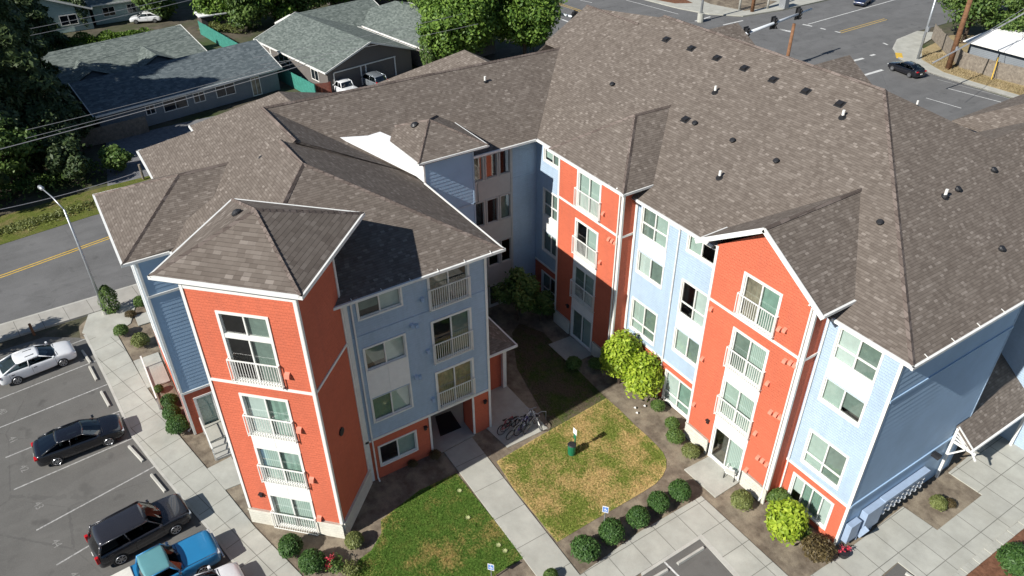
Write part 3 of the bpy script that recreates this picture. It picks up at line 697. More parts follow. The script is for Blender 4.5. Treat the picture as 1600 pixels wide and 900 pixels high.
roof('roof', [[(-38.2, 26.35, Z), (-44.2, 32.35, 15.88), (-44.2, 10.8, 16.15), (-38.2, 17.0, Z)],
              [(-44.2, 32.35, 15.88), (-50.9, 38, 12.5), (-50.9, 4.1, 12.4), (-44.2, 10.8, 16.15)]])
roof('roof', [[(-50.9, 4.05, Z), (-44.4, 10.75, 16.18), (-38.5, 10.75, 16.18), (-38.5, 3.9, Z)],
              [(-38.5, 3.0, Z), (-38.5, 9.95, 16.38), (-35.1, 9.95, 16.38), (-30.9, 5.8, 14.12), (-29.9, 3.2, 12.66)],
              [(-27.92, 8.0, Z), (-30.9, 5.8, 14.12), (-35.1, 9.95, 16.38), (-27.92, 17.25, Z)],
              [(-38.5, 9.95, 16.38), (-38.5, 17.25, 12.5), (-27.92, 17.25, Z), (-35.1, 9.95, 16.38)],
              [(-44.2, 10.75, 16.18), (-38.5, 10.75, 16.18), (-38.5, 17.25, 12.5), (-38.4, 17.25, 12.5)]])
# west cross hips
roof('roof', [[(-53.2, 7.8, Z), (-48.2, 12.95, 15.45), (-44.2, 12.95, 15.6), (-44.2, 7.8, Z)], [(-53.2, 7.8, Z), (-53.2, 18.9, Z), (-48.2, 12.95, 15.45)], [(-48.2, 12.95, 15.45), (-53.2, 18.9, Z), (-44.2, 18.9, Z), (-44.2, 12.95, 15.6)]])
roof('roof', [[(-53.2, 20.7, Z), (-47.7, 26.5, 15.88), (-44.25, 26.5, 15.88), (-44.25, 20.7, Z)], [(-53.2, 20.7, Z), (-53.2, 32, Z), (-47.7, 26.5, 15.88)], [(-47.7, 26.5, 15.88), (-53.2, 32, Z), (-44.25, 32, Z), (-44.25, 26.5, 15.88)]])
# west bay hip
roof('roof', [[(-37.1, .72, Z), (-41.5, 4.9, 14.5), (-45.9, .72, Z)], [(-37.1, .72, Z), (-37.1, 4.2, 12.75), (-41.5, 7.6, 14.5), (-41.5, 4.9, 14.5)], [(-45.9, .72, Z), (-41.5, 4.9, 14.5), (-41.5, 7.6, 14.5), (-45.9, 4.3, 12.7)]])
# bay roofs on the long side
zg = 13.17
roof('roof', [[(-14.85, 25.3, zg), (-14.85, 27.6, zg), (-18.66, 32.1, 15.7), (-18.66, 25.3, 15.7)], [(-22.45, 25.3, zg), (-18.66, 25.3, 15.7), (-18.66, 32.1, 15.7), (-22.45, 27.6, zg)]])
roof('roof', [[(-28.2, 25.3, zg), (-28.2, 27.6, zg), (-32.0, 32.1, 15.62), (-32.1, 29.2, 15.62)], [(-35.4, 25.3, zg), (-28.2, 25.3, zg), (-32.1, 29.2, 15.62)], [(-35.4, 25.3, zg), (-32.1, 29.2, 15.62), (-32.0, 32.1, 15.62), (-35.4, 27.6, zg)]])
# rear bay roofs that peek over the ridge, rear wing
for x, zz in ((-32.3, 15.5), (-18.7, 15.4), (-42.9, 15.3)):
    roof('roof', [[(x-3.6, 49.2, zg), (x, 49.2, zz), (x, 42.3, zz), (x-3.6, 47, zg)], [(x+3.6, 49.2, zg), (x+3.6, 47, zg), (x, 42.3, zz), (x, 49.2, zz)]])
roof('roof', [[(-25, 51.5, Z), (-4, 51.5, Z), (-10, 58.7, 16.4), (-17.8, 58.7, 16.4)], [(-25, 51.5, Z), (-17.8, 58.7, 16.4), (-25, 66, Z)], [(-17.8, 58.7, 16.4), (-10, 58.7, 16.4), (-4, 66, Z), (-25, 66, Z)]])
mb = MB(); mb.box((-24.5, 52, -.1), (-4.5, 65.5, 12.5)); mb.build('wall', M['blue'], APT)
# tower roof and stair tower roof
ta, tb, tc, td, te = (-30.06, 1.38, 15.6), (-25.2, 6.14, 15.6), (-30.06, 10.9, 15.6), (-34.85, 6.18, 15.6), (-30.06, 6.15, 17.25)
roof('tower_roof', [[ta, tb, te], [tb, tc, te], [tc, td, te], [td, ta, te]])
sa, sb, sc, sd, se = (-36.45, 16.95, 13.95), (-36.45, 21.6, 13.95), (-42.4, 21.6, 13.95), (-42.4, 16.85, 13.95), (-39.5, 19.3, 15.05)
roof('stair_tower_roof', [[sa, sb, se], [sb, sc, se], [sc, sd, se], [sd, sa, se]])
def gut(name, pts, w=.11, h=.14, dz=-.05, mat='gutter'):
    mb = MB()
    for a, b in zip(pts[:-1], pts[1:]):
        a = Vector(a)+Vector((0, 0, dz)); b = Vector(b)+Vector((0, 0, dz)); e = (b-a).normalized()*w*.45
        mb.bar(a-e, b+e, w, h)
    mb.build(name, M[mat], APT)
def soffit(pts, z, name='soffit'):
    mb = MB(); mb.face([(x, y, z) for x, y in pts]); mb.build(name, M['white'], APT)
soffit([(-38.8, 26.8), (-38.2, 26.3), (-11.1, 26.3), (-11.1, 48), (-11.65, 48), (-11.65, 26.8)], 12.42); soffit([(-22.4, 25.8), (-21.5, 25.8), (-21.5, 26.8), (-22.4, 26.8)], 13.02)
soffit([(-35.35, 25.35), (-28.25, 25.35), (-28.25, 26.8), (-35.35, 26.8)], 13.0); soffit([(-28.5, 9), (-27.95, 9), (-27.95, 17.2), (-37, 17.2), (-37, 16.4), (-28.5, 16.4)], 12.42)
soffit([p[:2] for p in (ta, tb, tc, td)], 15.42); soffit([p[:2] for p in (sa, sb, sc, sd)], 13.78); soffit([(-45.9, .75), (-37.15, .75), (-37.15, 4), (-45.9, 4)], 12.42)
gut('gutter', [(-38.15, 26.3, Z), (-35.4, 26.3, Z)]); gut('gutter', [(-35.4, 25.26, zg), (-28.15, 25.26, zg)]); gut('gutter', [(-28.15, 25.26, zg), (-28.15, 27.4, zg)], w=.06)
gut('gutter', [(-28.2, 26.3, Z), (-22.3, 26.3, Z)]); gut('gutter', [(-14.8, 25.3, zg), (-14.8, 27.4, zg)]); gut('gutter', [(-14.9, 26.3, Z), (-11.0, 26.3, Z)])
gut('barge_board', [(-22.5, 25.27, zg-.02), (-18.66, 25.27, 15.66), (-14.8, 25.27, zg-.02)], w=.07, h=.24, dz=-.08); gut('gutter', [(-22.48, 25.3, zg), (-22.48, 27.4, zg)], w=.07)
gut('gutter', [(-11.0, 26.25, Z), (-11.0, 48.1, Z)]); gut('gutter', [(-38.15, 21.4, Z), (-38.15, 26.35, Z)])
gut('gutter', [(-27.88, 8.0, Z), (-27.88, 17.3, Z)]); gut('gutter', [(-27.88, 17.28, Z), (-36.6, 17.28, Z)], w=.08)
gut('gutter', [td, ta, tb, tc, td], w=.13, h=.18, dz=-.08); gut('gutter', [sd, sa, sb, sc, sd], w=.09, h=.12)
gut('gutter', [(-45.9, .68, Z), (-37.06, .68, Z), (-37.06, 3.0, Z), (-35.5, 3.0, Z)]); gut('gutter', [(-45.95, .7, Z), (-45.95, 4.0, Z), (-50.9, 4.0, Z), (-50.9, 7.8, Z), (-53.2, 7.8, Z)])
# gutter straps along the eaves
for i in range(11):
    y = 27.3+i*1.9; mb = MB(); mb.bar((-10.95, y, Z+.02), (-11.2, y, Z+.12), .035, .02); mb.build('gutter_strap', M['white'], APT)
for i in range(6):
    y = 9.0+i*1.5; mb = MB(); mb.bar((-27.82, y, Z+.03), (-28.0, y, Z+.1), .03, .02); mb.build('gutter_strap', M['white'], APT)
# ridge and hip caps
M['cap'] = shingles('ridge_caps', [(0.0, (0.10, 0.078, 0.068)), (0.5, (0.15, 0.12, 0.104)), (1.0, (0.22, 0.18, 0.16))], row=.25, wid=.6)
def cap(a, b):
    a = Vector(a); b = Vector(b); d = b-a; s = d.cross(Vector((0, 0, 1))).normalized()*.13; up = Vector((0, 0, .045)); n = max(1, int(d.length/.28)); mb = MB()
    for i in range(n):
        p = a+d*i/n; q = a+d*(i+1.08)/n; l = Vector((0, 0, .018))
        for sg in (1, -1): mb.face([p+up+l, p+s*sg+l-up*1.2, q+s*sg-up*1.2, q+up] if sg < 0 else [p+up+l, q+up, q+s*sg-up*1.2, p+s*sg+l-up*1.2])
    mb.build('ridge_cap', M['cap'], APT)
for a, b in (((-11.05, 26.35, Z), (-21.9, 37.2, 18.6)), ((-21.9, 37.2, 18.6), (-38.9, 37.2, 18.6)), ((-40.1, 36.05, 17.95), (-45.95, 36.05, 17.95)), ((-44.2, 32.35, 15.88), (-44.2, 10.8, 16.15)), ((-44.2, 10.75, 16.18), (-38.5, 10.75, 16.18)),
             ((-38.5, 9.95, 16.38), (-35.1, 9.95, 16.38)), ((-27.92, 17.25, Z), (-35.1, 9.95, 16.38)), ((-30.5, 5.3, 13.97), (-35.1, 9.95, 16.38)), ((-37.1, .72, Z), (-41.5, 4.9, 14.5)), ((-41.5, 4.9, 14.5), (-41.5, 7.6, 14.5)), ((-45.9, .72, Z), (-41.5, 4.9, 14.5)),
             ((-18.66, 25.3, 15.7), (-18.66, 32.1, 15.7)), ((-28.2, 25.3, zg), (-32.1, 29.2, 15.62)), ((-32.1, 29.2, 15.62), (-32, 32.1, 15.62)), ((-35.4, 25.3, zg), (-32.1, 29.2, 15.62)),
             (ta, te), (tb, te), (tc, te), (td, te), (sa, se), (sb, se), (sc, se), (sd, se)): cap(a, b)
# roof vents and pipes where the photo has them
PL = {'S': ((0, 26.35, Z), (0, -.557, 1)), 'X': ((-11.05, 0, Z), (.557, 0, 1)), 'W': ((-38.2, 0, Z), (.557, 0, 1)), 'A': ((0, 4.05, Z), (0, -.54, 1)), 'T': ((-30.06, 1.38, 15.6), (0, -.0, 1))}
def slopebox(px, py, pl, kind):
    q = on_plane(px, py, *PL[pl]); n = Vector(PL[pl][1]).normalized()
    t = Vector((0, 0, 1)).cross(n).normalized(); b = n.cross(t); mb = MB()
    if kind == 'box':
        def C(u, v, h): return q+t*u*.82+b*v*.82+n*h*.85
        mb.hexa([C(-.23, -.2, .02), C(.23, -.2, .02), C(.23, .22, .02), C(-.23, .22, .02), C(-.2, -.17, .2), C(.2, -.17, .2), C(.2, .2, .12), C(-.2, .2, .12)])
        mb.hexa([C(-.32, -.28, .0), C(.32, -.28, .0), C(.32, .32, .0), C(-.32, .32, .0), C(-.3, -.26, .03), C(.3, -.26, .03), C(.3, .3, .03), C(-.3, .3, .03)])
        mb.build('roof_vent', M['black'], APT, uv=False)
    elif kind == 'small':
        mb.tube([q, q+n*.13], .13, 10); mb.tube([q+n*.13, q+n*.19], [.17, .12], 10); mb.build('roof_vent', M['black'], APT, uv=False)
    else:
        mb.tube([q, q+Vector((0, 0, .42))], .075, 10); V = mb.build('vent_pipe', M['white'], APT, uv=False)
        mb = MB(); mb.tube([q-n*.02, q+n*.03], .2, 12); mb.tube([q+n*.03, q+n*.16], [.14, .085], 10); mb.build('pipe_flashing', M['black'], V, uv=False)
for a in ((1041, 62), (1080, 76), (1120, 91), (1163, 107), (1208, 125), (1259, 143), (1312, 163), (1071, 187)): slopebox(*a, 'S', 'box')
for a in ((957, 133), (1086, 194), (1145, 221), (1213, 253), (1375, 349)): slopebox(*a, 'S', 'small')
for a in ((1117, 145), (1316, 184), (1124, 278)): slopebox(*a, 'S', 'pipe')
for a in ((1551, 267), (1563, 390), (1495, 297)): slopebox(*a, 'X', 'small')
slopebox(1476, 308, 'X', 'pipe'); slopebox(758, 129, 'W', 'pipe'); slopebox(410, 249, 'A', 'small'); slopebox(424, 258, 'A', 'pipe')
for px, py, A_, B_, C_ in ((371, 334, td, ta, te), (648, 196, sd, sa, se)):
    n = (Vector(B_)-Vector(A_)).cross(Vector(C_)-Vector(A_)).normalized(); q = on_plane(px, py, A_, tuple(n)); mb = MB(); mb.tube([q-n*.05, q+n*.1, q+n*.2], [.24, .24, .1], 14); mb.build('roof_vent', M['black'], APT, uv=False)
mb = MB(); mb.tube([(-20.6, 38.3, 18), (-20.6, 38.3, 18.2)], .05, 8); mb.build('vent_pipe', M['white'], APT, uv=False)
# side door steps and rail of the west bay
# carport-like porch roof by the east end
py_ = lambda x: 3.1+.76*(-10.45-x)
roof('porch_roof', [[(-15.5, 36.5, py_(-15.5)), (-15.5, 41.2, py_(-15.5)), (-10.45, 41.2, 3.1), (-10.45, 36.5, 3.1)], [(-11.55, 35.1, py_(-11.55)), (-11.55, 36.5, py_(-11.55)), (-10.45, 36.5, 3.1), (-10.45, 35.1, 3.1)]])
gut('gutter', [(-10.38, 35.05, 3.1), (-10.38, 41.2, 3.1)]); mb = MB(); y = 35.15
mb.bar((-11.5, y, 3.85), (-10.35, y, 2.98), .08, .16); mb.bar((-11.5, y, 2.85), (-10.2, y, 2.88), .08, .13); mb.bar((-11.45, y, .0), (-11.45, y, 3.8), .13, .13, up=(1, 0, 0))
for k in range(3): mb.bar((-11.4, y, 3.1+k*.22), (-10.5-k*.12, y, 2.95+k*.05), .05, .07)
mb.bar((-10.4, y-.03, 2.9), (-10.0, y-.3, 2.75), .06, .1); mb.bar((-11.4, y, 1.9), (-10.7, y, 2.85), .08, .08)
mb.build('porch_truss', M['white'], APT)
mb = MB()
for y in (40.9,): mb.box((-10.6, y, 0), (-10.46, y+.14, 3.0))
mb.build('porch_post', M['white'], APT)
# ================================================================== ground, roads, walks
def slab(name, poly, z1, mat, z0=-0.3, kind='structure', world=False, bevel=0):
    mb = MB(); pts = poly if world else [P(*q, z1)[:2] for q in poly]
    mb.prism([tuple(p) for p in pts], z0, z1); o = mb.build(name, M[mat], None, bevel=bevel); tag(o, kind=kind); return o
def line(name, a, b, wd, z, mat, px=True):
    a = Vector(P(*a, z)) if px else Vector((*a, z)); b = Vector(P(*b, z)) if px else Vector((*b, z))
    d = (b-a).normalized(); s = Vector((-d.y, d.x, 0))*wd/2; mb = MB(); mb.face([a-s, b-s, b+s, a+s])
    o = mb.build(name, M[mat], None); tag(o, kind='structure'); return o
mb = MB(); mb.face([(-900, -600, -.16), (500, -600, -.16), (500, 1100, -.16), (-900, 1100, -.16)]); tag(mb.build('ground', M['earth']), kind='structure')
slab('planting_bed', [(-55.5, -.5), (-53, -3), (-27, -4.5), (-4, -4), (-4, 62), (-55.5, 62)], -.05, 'soil', world=True)
# streets
slab('road', [(-56.3, -90), (-56.2, -1.6), (-56.4, 20), (-57, 66), (-71, 66), (-70.6, 20), (-70.1, .3), (-69, -6.9), (-64, -50), (-60, -90)], -.12, 'road', world=True)
slab('road', [(-300, 50), (-100, 64), (-57, 66), (20, 68), (90, 70), (90, 101), (-30, 95), (-49, 95.2), (-53, 95.5), (-56.5, 97), (-59.5, 100), (-61.6, 104), (-62.5, 110), (-64, 330), (-90, 330), (-81, 118), (-81, 103), (-82, 95), (-86, 91.5), (-91, 90), (-120, 86), (-300, 72)], -.12, 'road', world=True)
LS_L = [(134.7, 522), (173, 600), (210, 681.7), (245, 727), (283, 773), (330, 827), (367, 877), (420, 950)]
LS_R = [(179, 515), (230, 606), (284, 685), (349, 762), (398, 823), (471, 898), (520, 960)]
_lot = [P(x-1, y+2, 0)[:2] for x, y in LS_L]
slab('parking_lot', [(-53.2, -30), (-53.0, -5.2), (-51.6, -3.2), (-50.4, -2.3)]+_lot+[(-20, 8), (-10, 8), (-4, -10), (-10, -40)], -.04, 'asph', world=True, z0=-.2)
slab('sidewalk', LS_L+LS_R[::-1], 0.0, 'concleft', bevel=.015)
slab('kerb', [(x+0, y) for x, y in LS_L]+[(x-4.5, y+1) for x, y in LS_L[::-1]], 0.004, 'curb')
slab('sidewalk', [(208, 564), (247, 550), (266, 595), (230, 606)], 0.004, 'concplain')
slab('sidewalk', [(324, 732), (361, 713), (384, 752), (352, 765)], 0.004, 'concplain')
# pavement along the side street
slab('sidewalk', [(-56.1, -60), (-54.1, -60), (-54.2, -2), (-54.6, 60), (-56.5, 60), (-56.2, -1.6)], 0.0, 'concroad', world=True)
slab('kerb', [(-56.27, -60), (-56.1, -60), (-56.2, -1.6), (-56.5, 60), (-56.7, 60), (-56.37, -1.6)], 0.004, 'curb', world=True)
slab('sidewalk', [(-54.1, -2.2), (-52.0, -2.9), (-50.2, -1.6), (-51.3, .2), (-54.2, 1.2)], 0.003, 'concplain', world=True)
slab('roadside_verge', [(-70.4, 60), (-70.7, 20), (-70.1, .3), (-69, -6.9), (-64.5, -45), (-69, -45), (-74.5, -7), (-75.5, 1), (-76, 20), (-76, 60)], -.1, 'wildg', world=True)
slab('driveway', [(-72, 2), (-87, 4.2), (-87.5, 12), (-87.5, 27), (-72, 27)], -.11, 'gravel', world=True)
slab('driveway', [(-76, 29), (-87, 29.5), (-88, 44), (-72, 44)], -.11, 'gravel', world=True)
# painted lines of the side street
for dx in (-.17, .17): 
    mb = MB(); pts = [(-60.5, -40), (-63.6, -7), (-65.2, .9), (-66.2, 15), (-67.5, 62)]
    for a, b in zip(pts[:-1], pts[1:]): mb.face([(a[0]+dx-.06, a[1], -.114), (a[0]+dx+.06, a[1], -.114), (b[0]+dx+.06, b[1], -.114), (b[0]+dx-.06, b[1], -.114)])
    tag(mb.build('centre_line', M['pyellow']), kind='structure')
# crossing and its paint
zr = -.114
for a, b, w_, mm in (((1481, 138), (1610, 171.5), .15, 'pwhite'), ((1447, 153), (1502, 169), .13, 'pwhite'), ((1338, 121), (1379, 109), .45, 'pwhite'), ((1307, 102), (1349, 91), .45, 'pwhite'), ((1360, 87), (1367, 85), .4, 'pwhite'),
                     ((1210, 44), (1237, 49), .3, 'pwhite'), ((1262, 38), (1400, -1), .18, 'pwhite'), ((1254, 38), (1269, 41), .4, 'pwhite'), ((1282, 44), (1290, 46), .35, 'pwhite'), ((1305, 49), (1313, 51), .3, 'pwhite'), ((1312, 49), (1382, 29), .12, 'pyellow'), ((1314, 51.5), (1386, 30.5), .12, 'pyellow'),
                     ((1130, 39), (1161, 32), .3, 'pwhite'), ((1209, 43.5), (1235, 50), .3, 'pwhite'), ((978, 0), (1060, 22), .15, 'pwhite'), ((1380, 67), (1387, 70), .3, 'pwhite'), ((1465, 124), (1600, 160), .12, 'pfaint'),
                     ((866, 4.5), (906, 18), .13, 'pyellow'), ((868, 3), (910, 17), .13, 'pyellow'), ((872, 28), (893, 36), .35, 'pwhite'), ((906, 0), (925, 4), .15, 'pwhite'), ((1086, 33), (1110, 26), .3, 'pwhite')):
    line('road_marking', a, b, w_, zr, mm)
# plaza across the street, kerb ramps
slab('sidewalk', [(-91, 90.1), (-86, 91.7), (-82.2, 95.2), (-81.2, 103), (-81.2, 150), (-140, 150), (-140, 84)], 0, 'concplain', world=True)
slab('planting_bed', [(-90, 96), (-84, 97.5), (-83.5, 101), (-85, 106), (-95, 101), (-97, 97)], .03, 'soil', world=True)
slab('planting_bed', [(-110, 86.5), (-93.5, 91.5), (-92, 94), (-100, 96), (-112, 92)], .03, 'mulch', world=True)
slab('sidewalk', [(-20, 96), (-49, 95.2), (-53, 95.5), (-56.5, 97), (-59.5, 100), (-61.6, 104), (-62.4, 110), (-60, 112), (-58, 104), (-50, 98), (-20, 98.5)], 0, 'concplain', world=True)
slab('kerb', [(-20, 96), (-49, 95.2), (-53, 95.5), (-56.5, 97), (-59.5, 100), (-61.6, 104), (-62.4, 110), (-62.2, 110), (-61.4, 104), (-59.35, 100.15), (-56.4, 97.2), (-53, 95.7), (-49, 95.4), (-20, 96.2)], .006, 'curb', world=True)
slab('dry_grass', [(-10, 97.4), (-46, 96.6), (-50, 96.8), (-54.5, 99), (-57, 103), (-58.5, 112), (-40, 140), (-10, 140)], .012, 'straw', world=True)
slab('tactile_paving', [(1399, 82), (1409, 83), (1411, 90), (1401, 89)], .02, 'pyellow')
# courtyard
slab('sidewalk', [(-29.6, 13.13), (-28.35, 15.3), (-18.0, 15.5), (-10, 15.62), (-10, 13.85), (-17.9, 13.83)][0:1]+[(-28.35, 12.6), (-28.35, 15.28)] and [P(694, 706, 0)[:2], P(737.5, 683, 0)[:2], P(902.6, 893.5, 0)[:2], P(960, 965, 0)[:2], P(885, 965, 0)[:2], P(836, 896.7, 0)[:2]], 0, 'concwalk', world=True, bevel=.015)
slab('sidewalk', [(-33.4, 12.55), (P(694, 706)[0]-.05, 12.75), (P(737.5, 683)[0]-.05, 15.25), (-29.6, 15.28), (-29.6, 16.5), (-33.4, 16.5)], .004, 'concplain', world=True)
slab('sidewalk', [(778, 588), (856, 669), (793, 699), (745, 655), (767, 590)], 0, 'concplain')
slab('patio', [(1069, 733), (1113, 710), (1158, 751), (1118, 777)], .02, 'concplain', bevel=.01)
slab('patio', [(856.7, 537.8), (891, 525), (926, 553), (891, 569)], .02, 'concplain', bevel=.01)
slab('lawn', [(595, 813), (655, 766), (713, 739), (819, 871), (782, 893), (700, 950), (560, 970), (543, 905), (560, 875), (580, 860), (596, 833)], -.02, 'lawng')
slab('lawn', [(776, 721), (800.7, 760), (870.7, 846.7), (927, 813), (968, 790), (1007, 767), (1024, 756), (1035, 744), (1041, 731), (1041, 718), (1036, 707), (1027, 696.7), (1010, 680), (990.7, 663), (968, 640), (947, 622), (857, 674), (850, 677)], -.02, 'lawnd')
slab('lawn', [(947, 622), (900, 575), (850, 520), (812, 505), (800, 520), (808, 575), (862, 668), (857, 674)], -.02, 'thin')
slab('sidewalk', [(906, 898), (1000, 830), (1096, 774.6), (1232, 900), (1290, 955), (1210, 960), (1156, 900), (1096, 834.7), (1001.6, 895), (900, 960), (870, 940)], .003, 'conc', bevel=.015)
slab('kerb', [(1096, 834.7), (1156, 900), (1210, 960), (1204, 963), (1150, 903), (1094, 842), (1003, 900), (1001.6, 895)], .0, 'curb')
slab('parking_lot', [(1094, 842), (1150, 903), (1204, 963), (1150, 1050), (850, 1050), (900, 962), (1003, 900)], -.035, 'asph')
slab('sidewalk', [(1240, 925), (1267, 898), (1306, 873), (1411, 791), (1464.6, 828), (1534.5, 773), (1482, 738), (1540, 690), (1640, 600), (1760, 560), (1800, 640), (1605, 803), (1498, 891), (1440, 950), (1431, 900), (1403, 878), (1378, 899), (1340, 960), (1250, 960)], .0, 'conc', bevel=.015)
slab('parking_lot', [(1403, 880), (1431, 902), (1440, 955), (1345, 960), (1380, 901)], -.035, 'asph')
slab('mulch_bed', [(1600, 812), (1505, 893), (1450, 945), (1700, 1100), (1900, 700), (1760, 650)], -.03, 'mulch')
line('parking_line', (1035, 875), (1065, 905), .1, -.03, 'pwhite')
# paver edging beside the mulch
mb = MB(); a = Vector(P(1608, 803)); b = Vector(P(1448, 932)); n = 26; s = Vector((-(b-a).y, (b-a).x, 0)).normalized()*.36
for i in range(n):
    p = a+(b-a)*(i+.03)/n; q = a+(b-a)*(i+.97)/n; h = .03+.02*(i % 3)
    mb.hexa([p-s*.1, q-s*.1, q+s, p+s, p-s*.1+Vector((0, 0, h)), q-s*.1+Vector((0, 0, h)), q+s+Vector((0, 0, h)), p+s+Vector((0, 0, h))])
e = mb.build('paver_edging', M['concplain'], None, bevel=.01); tag(e, 'single row of square grey concrete pavers edging the red mulch bed', 'edging')
# stall lines, numbers
for a, b in (((0, 622.8), (150, 563.6)), ((-10, 672), (167.6, 600.6)), ((8.7, 715), (190, 641)), ((21.7, 765), (210, 683.4)), ((56.7, 828.6), (245, 726.8)), ((88, 883), (270, 775)), ((115, 940), (330, 825)), ((0, 580), (140, 527))):
    line('parking_line', a, b, .09, -.036, 'pfaint')
def text(s, px, size, rz, mat='faded', z=-.035):
    cu = bpy.data.curves.new('t', 'FONT'); cu.body = s; cu.size = size; cu.align_x = 'CENTER'; cu.align_y = 'CENTER'; cu.offset = .0
    to = bpy.data.objects.new('t', cu); COL.objects.link(to); bpy.context.view_layer.update()
    me = bpy.data.meshes.new_from_object(to.evaluated_get(bpy.context.evaluated_depsgraph_get())); bpy.data.objects.remove(to)
    me.name = 'stall_number'; me.materials.clear(); me.materials.append(M[mat]); o = bpy.data.objects.new('stall_number', me); COL.objects.link(o)
    o.location = P(*px, z); o.rotation_euler[2] = rz; tag(o, kind='structure'); return o
for s, px in (('40', (4, 643)), ('41', (20, 687)), ('42', (37, 732)), ('43', (60, 790)), ('44', (88, 849)), ('45', (116, 901))): text(s, px, .58, R(12))
# ================================================================== plants
def leaf_mesh(name, pts, nrm, size, mat, rng, elong=1.5, spread=0.9, petal=None):
    """small folded leaf faces at the given points"""
    n = len(pts); pts = np.asarray(pts, float); nrm = np.asarray(nrm, float)
    r = rng.normal(size=(n, 3)); N = nrm+spread*r*0.6; N /= np.linalg.norm(N, axis=1)[:, None]+1e-9
    a = rng.normal(size=(n, 3)); T = np.cross(N, a); T /= np.linalg.norm(T, axis=1)[:, None]+1e-9; B = np.cross(N, T)
    s = size*(0.6+0.8*rng.random(n))[:, None]
    v = np.empty((n, 4, 3)); v[:, 0] = pts-T*s*elong*.5; v[:, 1] = pts+B*s*.35+N*s*.08; v[:, 2] = pts+T*s*elong*.5; v[:, 3] = pts-B*s*.35+N*s*.08
    me = bpy.data.meshes.new(name); me.vertices.add(n*4); me.vertices.foreach_set('co', v.reshape(-1))
    me.loops.add(n*4); me.loops.foreach_set('vertex_index', np.arange(n*4)); me.polygons.add(n)
    me.polygons.foreach_set('loop_start', np.arange(n)*4); me.polygons.foreach_set('loop_total', np.full(n, 4)); me.update(calc_edges=True)
    me.materials.append(M[mat]); return me
def sph(rng, n):
    d = rng.normal(size=(n, 3)); return d/np.linalg.norm(d, axis=1)[:, None]
def bush_mesh(seed, rx, rz, n, leaf, mat, rough=.12, name='foliage', shell=.45):
    rng = np.random.default_rng(seed); d = sph(rng, n); d[:, 2] = np.abs(d[:, 2])*1.0-.25*(rng.random(n) < .35)
    k = rng.normal(size=(14, 3)); k /= np.linalg.norm(k, axis=1)[:, None]
    lump = 1+rough*np.max(np.clip(d@k.T-.75, 0, 1)*3.2, axis=1)-rough*.4+rough*.25*rng.normal(size=n)
    t = 1-shell*rng.random(n)**2.2; r = lump*t
    p = np.stack([d[:, 0]*rx*r, d[:, 1]*rx*r, rz*.48+d[:, 2]*rz*.56*r], 1); p[:, 2] = np.maximum(p[:, 2], .03)
    return leaf_mesh(name, p, d+np.array([0, 0, .25]), leaf, mat, rng)
def stems(r, h, n=5, seed=0):
    rg = random.Random(seed); mb = MB()
    for i in range(n):
        a = rg.random()*6.28; mb.tube([(0.03*math.cos(a), .03*math.sin(a), -.05), (r*.3*math.cos(a), r*.3*math.sin(a), h*.45), (r*.55*math.cos(a), r*.55*math.sin(a), h*.75)], [.03, .02, .01], 5)
    return mb
def plant(name, loc, label, cat, mesh, grp=None, stem=None, flowers=None, rz=0, s=1.0):
    o = empty(name, loc, label, cat, grp, rz); o.scale = (s, s, s)
    f = bpy.data.objects.new('foliage', mesh); COL.objects.link(f); f.parent = o
    if stem: stem.build('stem', M['bark'], o, world=False, uv=False)
    if flowers: g = bpy.data.objects.new('blossom', flowers); COL.objects.link(g); g.parent = o
    return o
BX = [bush_mesh(i, .60+.02*i, 1.05+.04*(i % 2), 4400, .08, 'leafdark', .07+.03*i) for i in (1, 2, 3, 4)]
G1 = 'clipped round boxwood bushes'
box_spots = [  # px, py of the base, scale, label
    (457, 864, 1.0, 'round dark bush by the railing under the orange corner tower, nearer the tower left edge'),
    (490, 889, 1.02, 'round dark bush beside the pink roses, at the photo bottom edge left of the lawn'),
    (914, 869, 1.08, 'round dark bush next to the paved path, first of the row of four'),
    (955, 841, 1.0, 'round dark bush right behind the foot of the white-blue sign post, second of the row'),
    (996, 819, .98, 'round dark bush third in the row from the paved path'),
    (1027, 794, .92, 'small round dark bush, fourth in the row from the path'),
    (1061, 777, .93, 'round dark bush closest to the square ground floor patio with the white chair'),
    (267, 633, .72, 'smallest round bush beside the white painted side walk stub, near the side door'),
    (271, 654, .86, 'round bush between a smaller one and a larger one beside the left sidewalk'),
    (281, 674, 1.0, 'large round bush nearest the side door steps'),
    (1583, 893, 1.35, 'big bright round bush on red mulch in the lower right corner')]
for i, (x, y, s, lb) in enumerate(box_spots):
    plant('round_bush', P(x, y), lb, 'bush', BX[i % 4], G1, stems(.5, .8, 5, i), rz=i*1.3, s=s)
YG = bush_mesh(11, .62, .95, 3200, .085, 'leafolive', .12); MG = bush_mesh(12, .6, .95, 3000, .09, 'leafmid', .14); RU = bush_mesh(13, .62, .8, 2300, .08, 'leafrust', .25, shell=.8)
MG2 = bush_mesh(14, .6, 1.0, 3200, .1, 'leafmid', .2)
